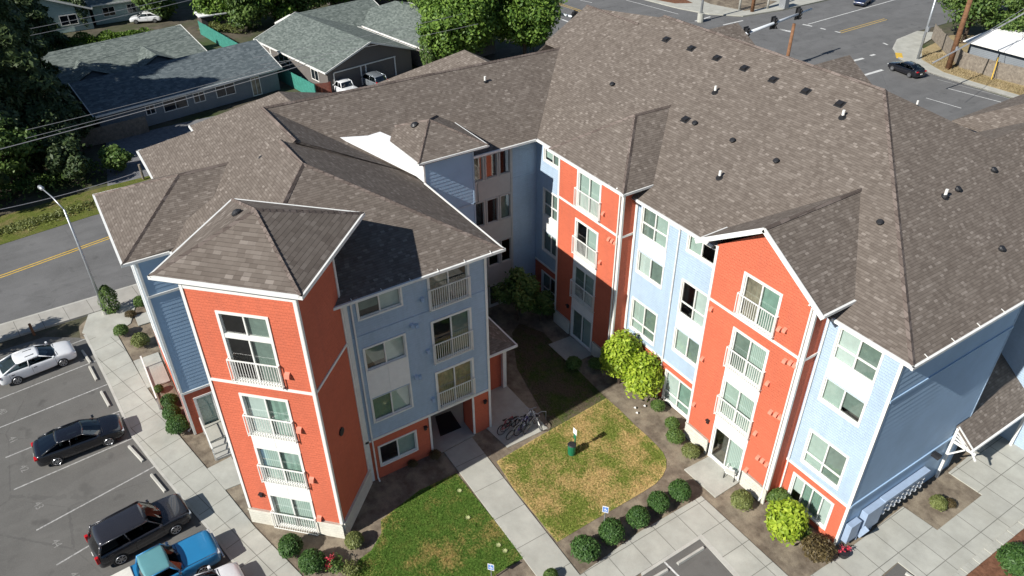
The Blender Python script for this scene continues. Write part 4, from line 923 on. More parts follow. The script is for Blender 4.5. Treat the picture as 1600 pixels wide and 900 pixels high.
for x, y, s, lb, me, cat in (
    (555, 852, .78, 'yellow-green round shrub at the foot of the corner tower by the lawn edge', YG, 'bush'),
    (1157, 790, .95, 'mid green shrub beside the patio with the white chair, below the stone base', YG, 'bush'),
    (1078, 712, .8, 'loose yellowish shrub against the stone base left of the patio', YG, 'bush'),
    (1050, 668, .72, 'green shrub behind another in the bed before the orange bay, farther one', MG, 'bush'),
    (1054, 690, .85, 'dark green shrub left of the stone base of the gabled bay, nearer one', MG, 'bush'),
    (1027, 640, .7, 'low bright green shrub beside the big lime bush', MG, 'bush'),
    (192, 523, .82, 'dark green shrub in the bed by the left sidewalk, near the lamp post', MG, 'bush'),
    (222, 540, .98, 'wide flowering olive shrub in the bed beside the left sidewalk', YG, 'bush'),
    (249, 612, .5, 'tiny shrub at the end of the walk stub by the left wing', MG, 'bush'),
    (1275, 868, 1.25, 'rusty brown-green shrub at the building corner beside the lime bush', RU, 'bush'),
    (1463, 792, .72, 'sparse yellow-green shrub alone in the square soil bed', YG, 'bush'),
    (1482, 790, .5, 'small withered shrub next to the sparse one in the square soil bed', RU, 'bush'),
    (1092, 706, .42, 'small dark purple-leaved shrub against the stone base', RU, 'bush'),
    (860, 905, .6, 'dark shrub cut by the bottom edge of the photo left of the paved path', MG, 'bush'),
    (1215, 790, 1.0, 'dark upright shrub behind the lime bush under the downspout', MG2, 'bush'),
    (1245, 838, .95, 'dark green shrub under the ground floor window behind the lime bush', MG2, 'bush'),
    (896, 575, .8, 'dim shrub in the shade beside the far patio', MG2, 'bush'),
    (930, 575, .75, 'low shrub in the shade between the far patio and the big lime bush', MG2, 'bush'),
    (680, 715, .55, 'grey twiggy shrub in the shaded bed under the ground floor window', RU, 'bush'),
    (645, 728, .45, 'small twiggy shrub in the shaded bed left of the window', RU, 'bush'),
    (205, 495, .6, 'reddish leafless shrub beside the green cypress by the lamp post', RU, 'bush'),
    (222, 478, .8, 'upright dark shrub against the left wall by the roadside pavement', MG2, 'bush')):
    plant('shrub', P(x, y), lb, cat, me, None, stems(.45, .7, 6, int(x)), rz=x % 6, s=s)
def lime(seed, n, rx, rz): return bush_mesh(seed, rx, rz, n, .17, 'leaflime', .3, shell=.6)
plant('lime_bush', P(1222, 835), 'bright lime green bush with large leaves before the ground floor window near the corner', 'bush', lime(21, 3600, 1.0, 2.0), None, stems(.6, 1.5, 7, 1))
plant('lime_bush', P(967, 598), 'tall bright lime green bush against the facade, its left and higher half', 'bush', lime(22, 6000, 1.2, 3.6), None, stems(.7, 2, 7, 2))
plant('lime_bush', P(1000, 620), 'bright yellow-green bush joined to a taller one on its left', 'bush', lime(23, 5000, 1.2, 3.0), None, stems(.7, 2, 7, 3))
# roses
def flowers(seed, n, r, h):
    rg = np.random.default_rng(seed); p = sph(rg, n)*r; c = p[rg.integers(0, n, 6)]*.9
    q = np.concatenate([ci+rg.normal(size=(n//6, 3))*.07 for ci in c]); q[:, 2] = np.abs(q[:, 2])+h*.7
    return leaf_mesh('blossom', q, np.tile([0, 0, 1.0], (len(q), 1)), .09, 'petal', rg, 1.0, 1.5)
plant('rose_bush', P(523, 888), 'low rose bush with pink blooms beside the round dark bush', 'bush', bush_mesh(31, .5, .6, 700, .09, 'leafmid', .4, shell=.9), None, stems(.4, .5, 5, 4), flowers(5, 120, .35, .6))
plant('rose_bush', P(548, 893), 'sparse leafy rose bush without blooms at the lawn edge', 'bush', bush_mesh(32, .5, .5, 500, .08, 'leafolive', .4, shell=.9), None, stems(.4, .4, 5, 5))
plant('rose_bush', P(1040, 600), 'dark red-leaved climber beside the lime bushes under the window', 'bush', bush_mesh(33, .28, 1.8, 600, .09, 'petal', .4, shell=.9), None, stems(.2, 1.2, 4, 6))
# tree builder
def tree(name, x, y, h, cr, label, mat='leafmaple', n=9000, leaf=.32, trunk=.28, clumps=22, seed=1, base=.35, grp=None, conifer=False, col=False):
    o = empty(name, (x, y, -.1), label, 'tree', grp); rng = np.random.default_rng(seed); rg = random.Random(seed)
    mb = MB(); k = 1.0
    mb.tube([(0, 0, 0), (rg.uniform(-.1, .1), rg.uniform(-.1, .1), h*.35), (rg.uniform(-.3, .3), rg.uniform(-.3, .3), h*(.92 if conifer else .7))], [trunk, trunk*.7, trunk*.15], 9)
    P_, N_ = [], []
    if conifer or col:
        m = n; z = rng.random(m)**.8; zz = (base+(1-base)*z)
        if conifer: rad = cr*(1-z)**.85*(.62+.38*rng.random(m)**.5)*(1+.22*np.sin(z*46))+.1
        else: rad = cr*np.sin(np.clip(.12+z*.9, 0, 1)*math.pi)**.5*(.75+.25*rng.random(m))
        a = rng.random(m)*2*math.pi; rad *= 1+.18*np.sin(a*5+z*9)
        p = np.stack([rad*np.cos(a), rad*np.sin(a), zz*h-(.25*rad if conifer else 0)], 1); P_ = p; N_ = np.stack([np.cos(a), np.sin(a), np.full(m, .8)], 1)
    else:
        cs = []
        for i in range(clumps):
            d = sph(rng, 1)[0]; d[2] = d[2]*.9; rr = (.3+.7*rng.random()**.5)
            c = np.array([d[0]*cr*.72*rr, d[1]*cr*.72*rr, h*(base+(1-base)*.5)+d[2]*h*(1-base)*.40*rr]); cs.append(c)
            s = (0, 0, h*rg.uniform(.25, .5)); mb.tube([s, tuple(c*np.array([.5, .5, .82])), tuple(c)], [trunk*.35, trunk*.18, .03], 6)
        cs = np.array(cs); sz = cr*(.26+.2*rng.random(clumps)); idx = rng.integers(0, clumps, n); d = sph(rng, n); rad = sz[idx]*(1-.5*rng.random(n)**2)*(1+.15*rng.normal(size=n))
        P_ = cs[idx]+d*rad[:, None]*np.array([1, 1, .8]); N_ = d+np.array([0, 0, .5])
    mb.build('trunk', M['bark'], o, world=False, uv=False)
    me = leaf_mesh('crown', P_, N_, leaf, mat, rng, 1.3 if not conifer else 2.0, 1.0); c = bpy.data.objects.new('crown', me); COL.objects.link(c); c.parent = o
    return o
T = tree
T('maple_tree', -86.0, 47.0, 13.5, 6.0, 'large bright green maple behind the roof ridge, its left half beside the grey house', n=26000, leaf=.36, seed=3, clumps=44, base=.02)
T('maple_tree', -83.5, 55.5, 13.5, 5.2, 'large bright green maple behind the roof ridge, right half towards the street', n=24000, leaf=.36, seed=4, clumps=44, base=.02)
T('maple_tree', -98, 51, 15, 6, 'broad green maple farther back between the two front maples', n=9000, leaf=.42, seed=5, clumps=26, base=.1, mat='leafmid')
T('cypress_tree', -86.6, 43.0, 6.5, 1.1, 'slim pointed evergreen at the left foot of the big maple beside the grey house', n=3500, leaf=.2, seed=6, col=True, base=.03, mat='leafmid')
for i, (px, py, h, c, lb) in enumerate(((345, 40, 7, 3.6, 'leafy tree beside the white-roofed garden shed'), (392, 44, 8, 4.2, 'leafy tree behind the left corner of the carport house roof'), (432, 38, 8.5, 4.2, 'leafy tree behind the ridge end of the carport house roof'), (478, 30, 9, 4.4, 'dark leafy tree over the middle of the carport house roof'),
                                  (525, 14, 9, 4.6, 'tall dark tree behind the far grey-green roofs near the top edge'), (372, 8, 9, 5, 'distant tree at the top edge above the garden shed'), (420, 0, 9, 5, 'distant tree at the top edge behind the carport house trees'), (250, 30, 6.0, 3.2, 'round leafy tree right of the white car in the top left yard'), (600, 2, 11, 5, 'dark tree at the top edge left of the big maple'))):
    x, y, _ = P(px, py); T('leafy_tree', x, y, h, c, lb, n=8000, leaf=.38, seed=20+i, clumps=26, base=-.02, mat='leafmid' if i % 2 else 'leafmaple')
T('cypress_tree', -134.5, 7.2, 8.5, 1.2, 'tall column shaped evergreen before the pale green house', n=3500, leaf=.24, seed=31, col=True, base=.02, mat='leafmaple')
T('cypress_tree', -133.5, 8.9, 5.5, 1.0, 'dark narrow evergreen just right of the tall column evergreen', n=2200, leaf=.24, seed=32, col=True, base=.02, mat='leafconifer')
for i, (x, y, h, c, lb) in enumerate(((-97, -4.5, 21, 6.2, 'tall dark conifer at the left edge, its top reaching the power lines'), (-89, -1.5, 17, 5.0, 'dark conifer overhanging the left end of the long green roof'), (-84, -6, 15, 5.2, 'dark conifer standing lowest at the left edge of the photo'), (-112, -3, 20, 6, 'dark conifer in the upper left corner'), (-124, 1.5, 13, 3.6, 'dark conifer left of the pale green house'), (-93, -10, 24, 7.5, 'tallest dark conifer, mostly beyond the left edge, shading the long green roof'), (-88, -13, 22, 7, 'dark conifer out of view beyond the left edge, shading the long green roof'))):  # last two, almost wholly out of view, added for shade on the long roof
    T('conifer_tree', x, y, h, c, lb, n=13000, leaf=.42, seed=40+i, conifer=True, base=.06, mat='leafconifer', trunk=.4)
for i, (x, y, h, c, lb, mt) in enumerate(((-79.5, -4.8, 8.5, 3.4, 'sunlit green tree at the left edge above the street', 'leafmid'), (-76.5, -9, 7, 3.2, 'dark leafy tree at the left edge beside the side street', 'leafmid'), (-82.5, -.5, 6.5, 2.8, 'dim leafy tree between the conifers and the gravel drive', 'leafconifer'), (-77.8, .3, 4.6, 2.0, 'low dark tree near the lamp head by the street', 'leafconifer'), (-85.5, 1.5, 5.2, 2.2, 'shaded tree before the left end of the long green-roofed house', 'leafconifer'), (-78.5, 4.2, 2.4, 1.5, 'low bright shrubby tree beside the wooden post by the drive', 'leafmid'))):
    T('roadside_tree', x, y, h, c, lb, n=6000, leaf=.3, seed=50+i, clumps=18, base=.08, mat=mt)
T('street_tree', -53.2, -10.3, 5.4, 1.8, 'small dark leafy tree cut by the left edge of the photo beside the white car', n=4500, leaf=.2, seed=61, clumps=16, base=.25, mat='leafmid')
T('cypress_tree', *P(176, 486)[:2], 2.4, .62, 'short plump evergreen beside the lamp post base', n=2600, leaf=.1, seed=62, col=True, base=.02, mat='leafmid', trunk=.08)
T('courtyard_tree', -36.3, 23.6, 4.6, 1.7, 'dark leafy tree in the shaded inner corner of the courtyard', n=5200, leaf=.2, seed=63, clumps=18, base=.12, mat='leafmid', trunk=.1)
T('courtyard_tree', -35.4, 24.9, 3.0, 1.1, 'low dark shrubby tree below the taller one in the courtyard corner', n=2600, leaf=.18, seed=64, clumps=12, base=.1, mat='leafmid', trunk=.08)
for i, (x, y, h, c, lb, mt) in enumerate(((-55.5, 110, 10, 4.5, 'dark leafy tree overhanging the street corner, behind the metal pole', 'leafmid'), (-49, 110, 9.5, 4.2, 'dark leafy tree behind the wooden pole', 'leafmid'), (-42, 114, 9, 4.4, 'green tree behind the white roof at the right edge', 'leafolive'), (-60, 120, 11, 4.6, 'green tree at the top above the street corner', 'leafmaple'), (-48, 124, 12, 6, 'distant tree behind the street corner trees', 'leafmid'))):
    T('corner_tree', x, y, h, c, lb, n=7000, leaf=.34, seed=70+i, clumps=22, base=.12, mat=mt)
# hedge and wild undergrowth
def thicket(name, pts, h, w_, n, mat, label, kind=None, cat=None, seed=5, leaf=.22):
    rng = np.random.default_rng(seed); pts = np.array(pts, float); L = np.r_[0, np.cumsum(np.linalg.norm(np.diff(pts, axis=0), axis=1))]; t = rng.random(n)*L[-1]
    x = np.interp(t, L, pts[:, 0]); y = np.interp(t, L, pts[:, 1]); hh = h*(.55+.45*np.abs(np.sin(t*1.1)+.4*np.sin(t*2.7))/1.4)
    a = rng.normal(size=n)*.5; z = hh*np.sqrt(np.clip(1-a*a, .02, 1))*(1-.5*rng.random(n)**2); p = np.stack([x+a*w_*.7, y+a*w_*.7, z], 1)
    me = leaf_mesh(name, p, np.tile([0, 0, 1.0], (n, 1)), leaf, mat, rng, 1.3, 1.6); o = bpy.data.objects.new(name, me); COL.objects.link(o); tag(o, label, cat, kind=kind); return o
thicket('hedge', [(-124, 3.5), (-122, 10), (-120.5, 15.5)], 2.2, 2.0, 6500, 'leafmaple', 'untrimmed sunny green hedge behind the long green-roofed house', cat='hedge')
thicket('garden_shrubs', [(-121, 24), (-118, 26.5)], 1.6, 2, 1600, 'leafolive', 'yellow green shrubs beside the long green board fence', cat='shrubs', seed=6)
thicket('undergrowth', [(-77.5, -30), (-78, -8), (-79, -1), (-80, 2)], 1.3, 2.4, 8000, 'leafmid', 'tangled dark undergrowth', kind='stuff', seed=7)
thicket('roadside_weeds', [(-70.9, -12), (-71.5, -4), (-72.3, 1), (-72.6, 6)], .22, 1.2, 2600, 'leafolive', 'weeds', kind='stuff', seed=8, leaf=.16)
thicket('planter_shrub', [(-110, 87.5), (-103, 89.5), (-95.5, 92.3)], 1.1, 1.6, 3500, 'leafolive', 'row of yellow-green shrubs in the bed across the street', cat='shrubs', seed=9)
# grass blades over the two lawns and straw along the fence
def grass(name, poly, n, mat, h, w_, z=-.02, seed=3, jit=.5):
    poly = np.array(poly, float); rng = np.random.default_rng(seed); lo, hi = poly.min(0), poly.max(0); q = lo+(hi-lo)*rng.random((int(n*2.2), 2)); ins = np.zeros(len(q), bool); j = len(poly)-1
    for i in range(len(poly)):
        a, b = poly[i], poly[j]; c = ((a[1] > q[:, 1]) != (b[1] > q[:, 1])) & (q[:, 0] < (b[0]-a[0])*(q[:, 1]-a[1])/(b[1]-a[1]+1e-12)+a[0]); ins ^= c; j = i
    q = q[ins][:n]; m = len(q); q = q+rng.normal(size=q.shape)*.05; a = rng.random(m)*6.283; hh = h*(.5+rng.random(m)); v = np.empty((m, 3, 3))
    dx = np.cos(a)*w_; dy = np.sin(a)*w_
    v[:, 0] = np.stack([q[:, 0]-dx, q[:, 1]-dy, np.full(m, z)], 1); v[:, 1] = np.stack([q[:, 0]+dx, q[:, 1]+dy, np.full(m, z)], 1)
    v[:, 2] = np.stack([q[:, 0]+rng.normal(size=m)*hh*jit, q[:, 1]+rng.normal(size=m)*hh*jit, z+hh], 1)
    me = bpy.data.meshes.new(name); me.vertices.add(m*3); me.vertices.foreach_set('co', v.reshape(-1)); me.loops.add(m*3); me.loops.foreach_set('vertex_index', np.arange(m*3)); me.polygons.add(m)
    me.polygons.foreach_set('loop_start', np.arange(m)*3); me.polygons.foreach_set('loop_total', np.full(m, 3)); me.update(calc_edges=True); me.materials.append(M[mat])
    o = bpy.data.objects.new(name, me); COL.objects.link(o); tag(o, 'short grass', kind='stuff')
def pxy(l, z=-.02): return [P(*q, z)[:2] for q in l]
grass('grass', pxy([(597, 814), (655, 768), (713, 741), (817, 870), (782, 891), (700, 950), (562, 968), (545, 905), (562, 875), (582, 860), (598, 833)]), 42000, 'lawng', .055, .014)
grass('grass', pxy([(779, 722), (802, 760), (872, 844), (927, 811), (1006, 765), (1032, 746), (1039, 720), (1025, 698), (990, 665), (947, 624), (855, 676)]), 42000, 'lawnd', .055, .014, seed=4)
grass('grass', [(-20, 97), (-46, 96.7), (-50, 96.9), (-54.3, 99.2), (-56.5, 102), (-52, 104), (-46, 99.5), (-20, 99)], 9000, 'straw', .22, .03, z=.01, seed=6)
M['weedleaf'] = paint('pale_leaf', (.45, .48, .22), .7, .1)
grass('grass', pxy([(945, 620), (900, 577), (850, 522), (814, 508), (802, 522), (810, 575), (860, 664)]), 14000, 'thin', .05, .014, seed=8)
# broad-leaved weeds in the left lawn
for i, (x, y, lb) in enumerate(((718, 767, 'pale star-shaped weed in the green lawn nearest the building'), (731, 809, 'pale star-shaped weed in the middle of the green lawn'), (779, 852, 'pale star-shaped weed near the path in the green lawn'), (789, 861, 'pale star-shaped weed beside another near the bottom of the green lawn'))):
    mb = MB()
    for k in range(9):
        a = k*.7+i; c = Vector(P(x, y, 0.04)); d = Vector((math.cos(a), math.sin(a), .25)); s = Vector((-d.y, d.x, 0))*.035
        mb.face([c, c+d*.08+s*.7, c+d*.16, c+d*.08-s*.7])
    tag(mb.build('lawn_weed', M['membrane'] if 'weedleaf' not in M else M['weedleaf']), lb, 'weed', 'pale weeds in the green lawn')
for i, (x, y) in enumerate(((991, 637), (1006, 634), (994, 645))):
    mb = MB(); c = Vector(P(x, y, .02)); mb.tube([c, c+Vector((.05, .03, .05)), c+Vector((.14, .02, .02))], [.05, .07, .03], 6)
    tag(mb.build('litter', M['white'], smooth=True), ('pale scrap nearest the lime bushes on the soil', 'pale scrap right of two others on the soil', 'pale scrap closest to the lawn edge on the soil')[i], 'litter', 'pale scraps on the soil by the lime bushes')
# ================================================================== vehicles
def carpaint(name, c, metal=0.3, rough=0.25): 
    t = NT(name); f = t.noise(t.obj(), 2.0, 3); t.col(t.ramp(f, [(0.3, tuple(x*.9 for x in c)), (0.7, c)])); t.b.inputs['Coat Weight'].default_value = 1.0; t.b.inputs['Coat Roughness'].default_value = 0.03
    return t.fin(rough, metal)
M['cwhite'] = carpaint('car_white', (0.72, 0.73, 0.74), 0.0, .35); M['cblack'] = carpaint('car_black', (0.010, 0.011, 0.016)); M['cdark'] = carpaint('car_charcoal', (0.032, 0.031, 0.036)); M['cblue'] = carpaint('car_blue', (0.02, 0.20, 0.42), .1, .4)
M['cteal'] = carpaint('car_teal_roof', (0.10, 0.26, 0.28), 0, .5); M['csilver'] = carpaint('car_silver', (0.30, 0.33, 0.36), .5); M['cnavy'] = carpaint('car_navy', (0.02, 0.03, 0.07))
t = NT('car_window'); t.col((0.012, 0.016, 0.02)); M['cglass'] = t.fin(0.04, spec=0.8)
t = NT('tyre_rubber'); t.col((0.014, 0.014, 0.014)); M['tyre'] = t.fin(0.85)
t = NT('alloy_rim'); t.col((0.45, 0.46, 0.48)); M['rim'] = t.fin(0.3, 0.8)
t = NT('chrome'); t.col((0.6, 0.6, 0.62)); M['chrome'] = t.fin(0.12, 1.0)
t = NT('red_lamp_glass'); t.col((0.45, 0.01, 0.015)); M['redlamp'] = t.fin(0.15)
t = NT('head_lamp_glass'); t.col((0.55, 0.56, 0.56)); M['headlamp'] = t.fin(0.08, .2)
M['seatgrey'] = paint('seat_cloth', (.16, .15, .14), .9, .05)
M['tonneau'] = paint('white_bed_cover', (0.62, 0.60, 0.54), .6, .06)
def car(name, loc, rz, label, cat, L=4.75, W=1.84, H=1.47, hood=(.76, .98), belt=1.0, trunk=1.06, xs=(1.2, .28, -1.05, -2.0), wheel=.335, wb=2.75, body='cblack', roofm=None, z0=.0, group=None, boxy=.0, sunroof=False, bed=None, plate=True):
    o = empty(name, loc, label, cat, group, rz); hl = L/2
    xc, xw, xr, xb = xs       # cowl, windscreen top, roof end, back glass base
    N = 27; X = [-hl+L*i/(N-1) for i in range(N)]
    def top(x):
        if x > xc: f = (x-xc)/(hl-xc); return hood[1]+(hood[0]-hood[1])*f**1.8
        if x < xb: f = (xb-x)/(hl+xb+1e-6); return trunk-.05*f**2
        f = (x-xb)/(xc-xb); return trunk+(hood[1]-trunk)*f
    def hw(x):
        f = abs(x)/hl; return W/2*(1-.03*f**2-(.17-.08*boxy)*max(0, (f-.80)/.20)**2.2)
    mb = MB(); rings = []
    for i, x in enumerate(X):
        zt, w_ = top(x), hw(x); zb = .24 if abs(x) < hl*.93 else .30; e = max(0, (abs(x)/hl-.93)/.07); zt -= .10*e
        arch = 0
        for wx in (wb/2, -wb/2):
            d = abs(x-wx)/(wheel*1.25)
            if d < 1: arch = max(arch, math.sqrt(1-d*d)*(wheel*1.18))
        zl = max(zb, arch+ .03)
        ring = [(0, zb), (w_*.80, zb), (w_*.95, zl), (w_*1.0, max(zl+.05, .42)), (w_*1.0, max(zl+.1, .62)), (w_*.975, zt-.13), (w_*(.93+.03*boxy), zt-.035), (w_*(.80+.06*boxy), zt), (w_*.4, zt+.022), (0, zt+.028)]
        full = [(x, -a, b) for a, b in ring]+[(x, a, b) for a, b in ring[-2:0:-1]]
        rings.append(full)
    n = len(rings[0]); base = 0
    for r_ in rings: mb.v += r_
    for i in range(N-1):
        for k in range(n):
            k2 = (k+1) % n; mb.f.append((i*n+k, (i+1)*n+k, (i+1)*n+k2, i*n+k2)); mb.m.append(0)
    mb.f.append(tuple(range(n))); mb.m.append(0); mb.f.append(tuple((N-1)*n+n-1-k for k in range(n))); mb.m.append(0)
    B = mb.build('body', M[body], o, smooth=True, world=False, uv=False)
    bmm = bmesh.new(); bmm.from_mesh(B.data); bmesh.ops.recalc_face_normals(bmm, faces=bmm.faces); bmm.to_mesh(B.data); bmm.free()
    B.data.polygons.foreach_set('use_smooth', [True]*len(B.data.polygons)); sd = B.modifiers.new('smooth', 'SUBSURF'); sd.levels = 1; sd.render_levels = 1
    # shut lines
    mb = MB()
    for sg in (1, -1):
        for x in ((xc-.15, (xc+xb)/2+.05, xb+.35) if not bed else (xc-.15, xb+.1)):
            w_ = hw(x)*1.004; mb.bar((x, sg*w_, .42), (x, sg*w_*.985, top(x)-.12), .012, .012, up=(0, 1, 0))
        for x in ((xc+xb)/2+.25, xb+.55) if not bed else ((xc+xb)/2,): mb.box((x-.1, sg*hw(x)*.985, belt-.2), (x+.1, sg*(hw(x)*.985+.03), belt-.16))
    mb.bar((xc+.06, -hw(xc)*.8, top(xc)+.01), (xc+.06, hw(xc)*.8, top(xc)+.01), .03, .02)
    mb.build('shut_lines', M['black'], B, world=False, uv=False)
    # greenhouse
    bw, tw = W*.452, W*(.365+.05*boxy); zr = H-.06
    def cabpt(u, v):       # u 0..1 front to back round the side profile
        return None
    g = MB(); bz = lambda x: top(x)-.02
    Fc = [(xc+.16, 0, bz(xc)), (xc+.06, bw*.55, bz(xc)), (xc-.12, bw, bz(xc))]; Ft = [(xw+.10, 0, zr), (xw+.07, tw*.55, zr-.01), (xw-.02, tw, zr-.03)]
    Rc = [(xb-.10, 0, bz(xb)), (xb-.05, bw*.55, bz(xb)), (xb+.06, bw*.97, bz(xb))]; Rt = [(xr-.06, 0, zr-.02), (xr-.03, tw*.55, zr-.02), (xr+.04, tw*.97, zr-.04)]
    def mir(p): return (p[0], -p[1], p[2])
    for A_, B_ in ((Fc, Ft), (Rt, Rc)):
        for i in (0, 1):
            g.face([A_[i], A_[i+1], B_[i+1], B_[i]]); g.face([mir(A_[i+1]), mir(A_[i]), mir(B_[i]), mir(B_[i+1])])
    for sg in (1, -1):
        q = [(Fc[2][0], sg*bw, Fc[2][2]), (Rc[2][0], sg*bw*.97, Rc[2][2]), (Rt[2][0], sg*tw*.97, Rt[2][2]), (Ft[2][0], sg*tw, Ft[2][2])]; g.face(q if sg < 0 else q[::-1])
    g.build('windows', M['panecar'], o, world=False, uv=False)
    it = MB(); bz0 = min(top(xc), top(xb))-.01; it.hexa([(xb+.1, -bw*.93, bz0-.05), (xc-.05, -bw*.93, bz0-.05), (xc-.05, bw*.93, bz0-.05), (xb+.1, bw*.93, bz0-.05), (xb+.1, -bw*.93, bz0+.045), (xc-.05, -bw*.93, bz0+.045), (xc-.05, bw*.93, bz0+.045), (xb+.1, bw*.93, bz0+.045)])
    it.build('cabin_floor', M['black'], o, world=False, uv=False)
    for sx in ((xw-.35,) if bed else (xw-.35, xw-1.15)):
        for sy in (-.36, .36): it = MB(); it.box((sx-.1, sy-.22, bz0), (sx+.04, sy+.22, bz0+.22)); it.box((sx-.06, sy-.1, bz0+.22), (sx+.02, sy+.1, bz0+.33)); it.build('seat', M['seatgrey'], o, world=False, uv=False, bevel=.03)
    r_ = MB(); nx, ny = 9, 8; x0, x1 = xw+.10, xr-.07
    for i in range(nx+1):
        for j in range(ny+1):
            u, v = i/nx, 2*j/ny-1; x = x0+(x1-x0)*u; x -= (.10 if i == 0 else (-.08 if i == nx else 0))*v*v; wv = tw+.012; cr = .055*(1-v**2)*(1-(2*u-1)**4*.6)+.0
            r_.v.append((x, wv*v, zr-.03+cr-.035*(abs(v)**4)))
    for i in range(nx):
        for j in range(ny):
            a = i*(ny+1)+j; r_.f.append((a, a+1, a+ny+2, a+ny+1)); r_.m.append(0)
    RF = r_.build('roof', M[roofm or body], o, smooth=True, world=False, uv=False); so_ = RF.modifiers.new('thick', 'SOLIDIFY'); so_.thickness = .035; so_.offset = 0
    if sunroof:
        s_ = MB(); s_.box((xw-.75, -tw*.55, zr+.018), (xw-.22, tw*.55, zr+.03)); s_.build('sunroof', M['cglass'], RF, world=False, uv=False, bevel=.02)
    lift = .006
    for sg in (1, -1):
        p_ = MB()
        a = lambda p, k=1.0: (p[0], sg*(p[1]*k+lift), p[2])
        p_.tube([a(Fc[2]), a(Ft[2])], .032, 6); p_.tube([a(Rc[2]), a(Rt[2])], .05 if not boxy else .07, 6); p_.tube([a(Ft[2]), a(Rt[2])], .03, 6)
        mxb, mxt = (Fc[2][0]+Rc[2][0])/2-.05, (Ft[2][0]+Rt[2][0])/2-.02
        if not bed: p_.tube([(mxb, sg*(bw+lift), belt-.04), (mxt, sg*(tw+lift), zr-.04)], .03, 6)
        p_.build('side_pillars', M[body], o, world=False, uv=False, smooth=True)
    # wheels
    for wx in (wb/2, -wb/2):
        for sg in (1, -1):
            y = sg*(W/2-.10); wv = MB(); wv.tube([(wx, y-.11, wheel), (wx, y-.09, wheel), (wx, y+.09, wheel), (wx, y+.11, wheel)], [wheel*.9, wheel, wheel, wheel*.9], 24); Wh = wv.build('wheel', M['tyre'], o, world=False, uv=False, smooth=False)
            rm = MB(); yo = y+sg*.112
            rm.torus((wx, yo, wheel), (0, 1, 0), wheel*.66, .018, 20, 6); rm.tube([(wx, yo-.01, wheel), (wx, yo+.012, wheel)], .06, 10)
            for k in range(7):
                a = k*2*math.pi/7; rm.bar((wx+.04*math.cos(a), yo, wheel+.04*math.sin(a)), (wx+wheel*.65*math.cos(a), yo, wheel+wheel*.65*math.sin(a)), .05, .02, up=(0, 1, 0))
            rm.build('rim', M['rim'], Wh, world=False, uv=False)
    # lamps, mirrors, bumpers
    for sg in (1, -1):
        y = sg*hw(hl*.93)*.78; h_ = MB(); h_.box((hl-.20, y-.17, hood[0]-.17), (hl-.035, y+.17, hood[0]-.055)); h_.build('headlight', M['headlamp'], o, world=False, uv=False, bevel=.04)
        t_ = MB(); yb = sg*(hw(-hl*.95)-.16); zt = trunk-.13; 
        if boxy and not bed: t_.box((-hl+.01, sg*(W/2-.20), .75), (-hl+.18, sg*(W/2-.035), 1.2))
        else: t_.box((-hl+.015, yb-.2, zt-.10), (-hl+.2, yb+.12*1, zt+.04))
        t_.build('tail_light', M['redlamp'], o, world=False, uv=False, bevel=.03)
        m_ = MB(); m_.box((xc-.28, sg*(bw+.06), belt+.0), (xc-.14, sg*(bw+.24), belt+.13)); m_.build('mirror', M['chrome' if bed else body], o, world=False, uv=False, bevel=.03)
    b_ = MB(); b_.box((hl-.05, -.42, .36), (hl+.012, .42, .52)); b_.build('grille', M['chrome' if bed else 'black'], o, world=False, uv=False, bevel=.02)
    if plate: b_ = MB(); b_.box((-hl-.012, -.16, .55), (-hl+.03, .16, .68)); b_.build('plate', M['white'], o, world=False, uv=False)
    if bed:
        c_ = MB(); c_.box((-hl+.10, -W/2+.13, trunk+.0), (xb-.22, W/2-.13, trunk+.07)); c_.build('bed_cover', M['tonneau'], o, world=False, uv=False, bevel=.03)
        c_ = MB(); c_.bar((hl+.03, -W/2+.1, .45), (hl+.03, W/2-.1, .45), .08, .14); c_.bar((-hl-.03, -W/2+.1, .45), (-hl-.03, W/2-.1, .45), .08, .14)
        for sg in (1, -1): c_.bar((hl-.3, sg*(W/2-.12), hood[0]+.03), (xc, sg*(W/2-.14), hood[1]+.015), .03, .02)
        c_.build('bumper', M['chrome'], o, world=False, uv=False, bevel=.02)
    return o
SA = R(94.5)
def from_wheels(f, r, W, z=-.04):     # contact points of the right-hand wheels, front and rear, in the photo
    a, b = Vector(P(*f, z)), Vector(P(*r, z)); d = (a-b).normalized(); left = Vector((-d.y, d.x, 0)); c = (a+b)/2+left*(W/2-.05); return tuple(c), math.atan2(d.y, d.x)
c, a = from_wheels((179, 693), (86, 729), 1.82); car('parked_sedan', c, a, 'black four-door saloon with sunroof parked on the lot facing the left sidewalk', 'car', body='cblack', sunroof=True)
c, a = from_wheels((106, 570), (25, 602), 1.8); car('parked_sedan', c, a, 'white four-door saloon with dark sunroof parked nearest the street at the left edge', 'car', body='cwhite', sunroof=True, L=4.7)
c, a = from_wheels((281, 831), (188, 882), 1.9); car('parked_suv', c, a, 'dark charcoal sport utility car between the black saloon stall and the blue pickup', 'suv', L=4.75, W=1.95, H=1.82, hood=(.92, 1.10), belt=1.12, trunk=1.14, xs=(1.02, .38, -1.95, -2.2), wheel=.37, body='cdark', boxy=.9)
d = Vector((math.cos(SA), math.sin(SA), 0)); q = Vector(P(336, 846, .75)); q.z = -.04
car('parked_pickup', tuple(q-d*2.62), SA, 'old blue pickup truck with teal cab roof and white bed cover', 'pickup truck', L=5.3, W=1.95, H=1.68, hood=(.98, 1.06), belt=1.08, trunk=1.06, xs=(.85, .35, -.75, -.95), wheel=.36, wb=3.2, body='cblue', roofm='cteal', boxy=1.0, bed=True)
q = Vector(P(380, 893, .72)); q.z = -.04; car('parked_car', tuple(q-d*2.25), SA, 'white car cut off by the bottom edge next to the blue pickup', 'car', L=4.5, body='cwhite', H=1.5)
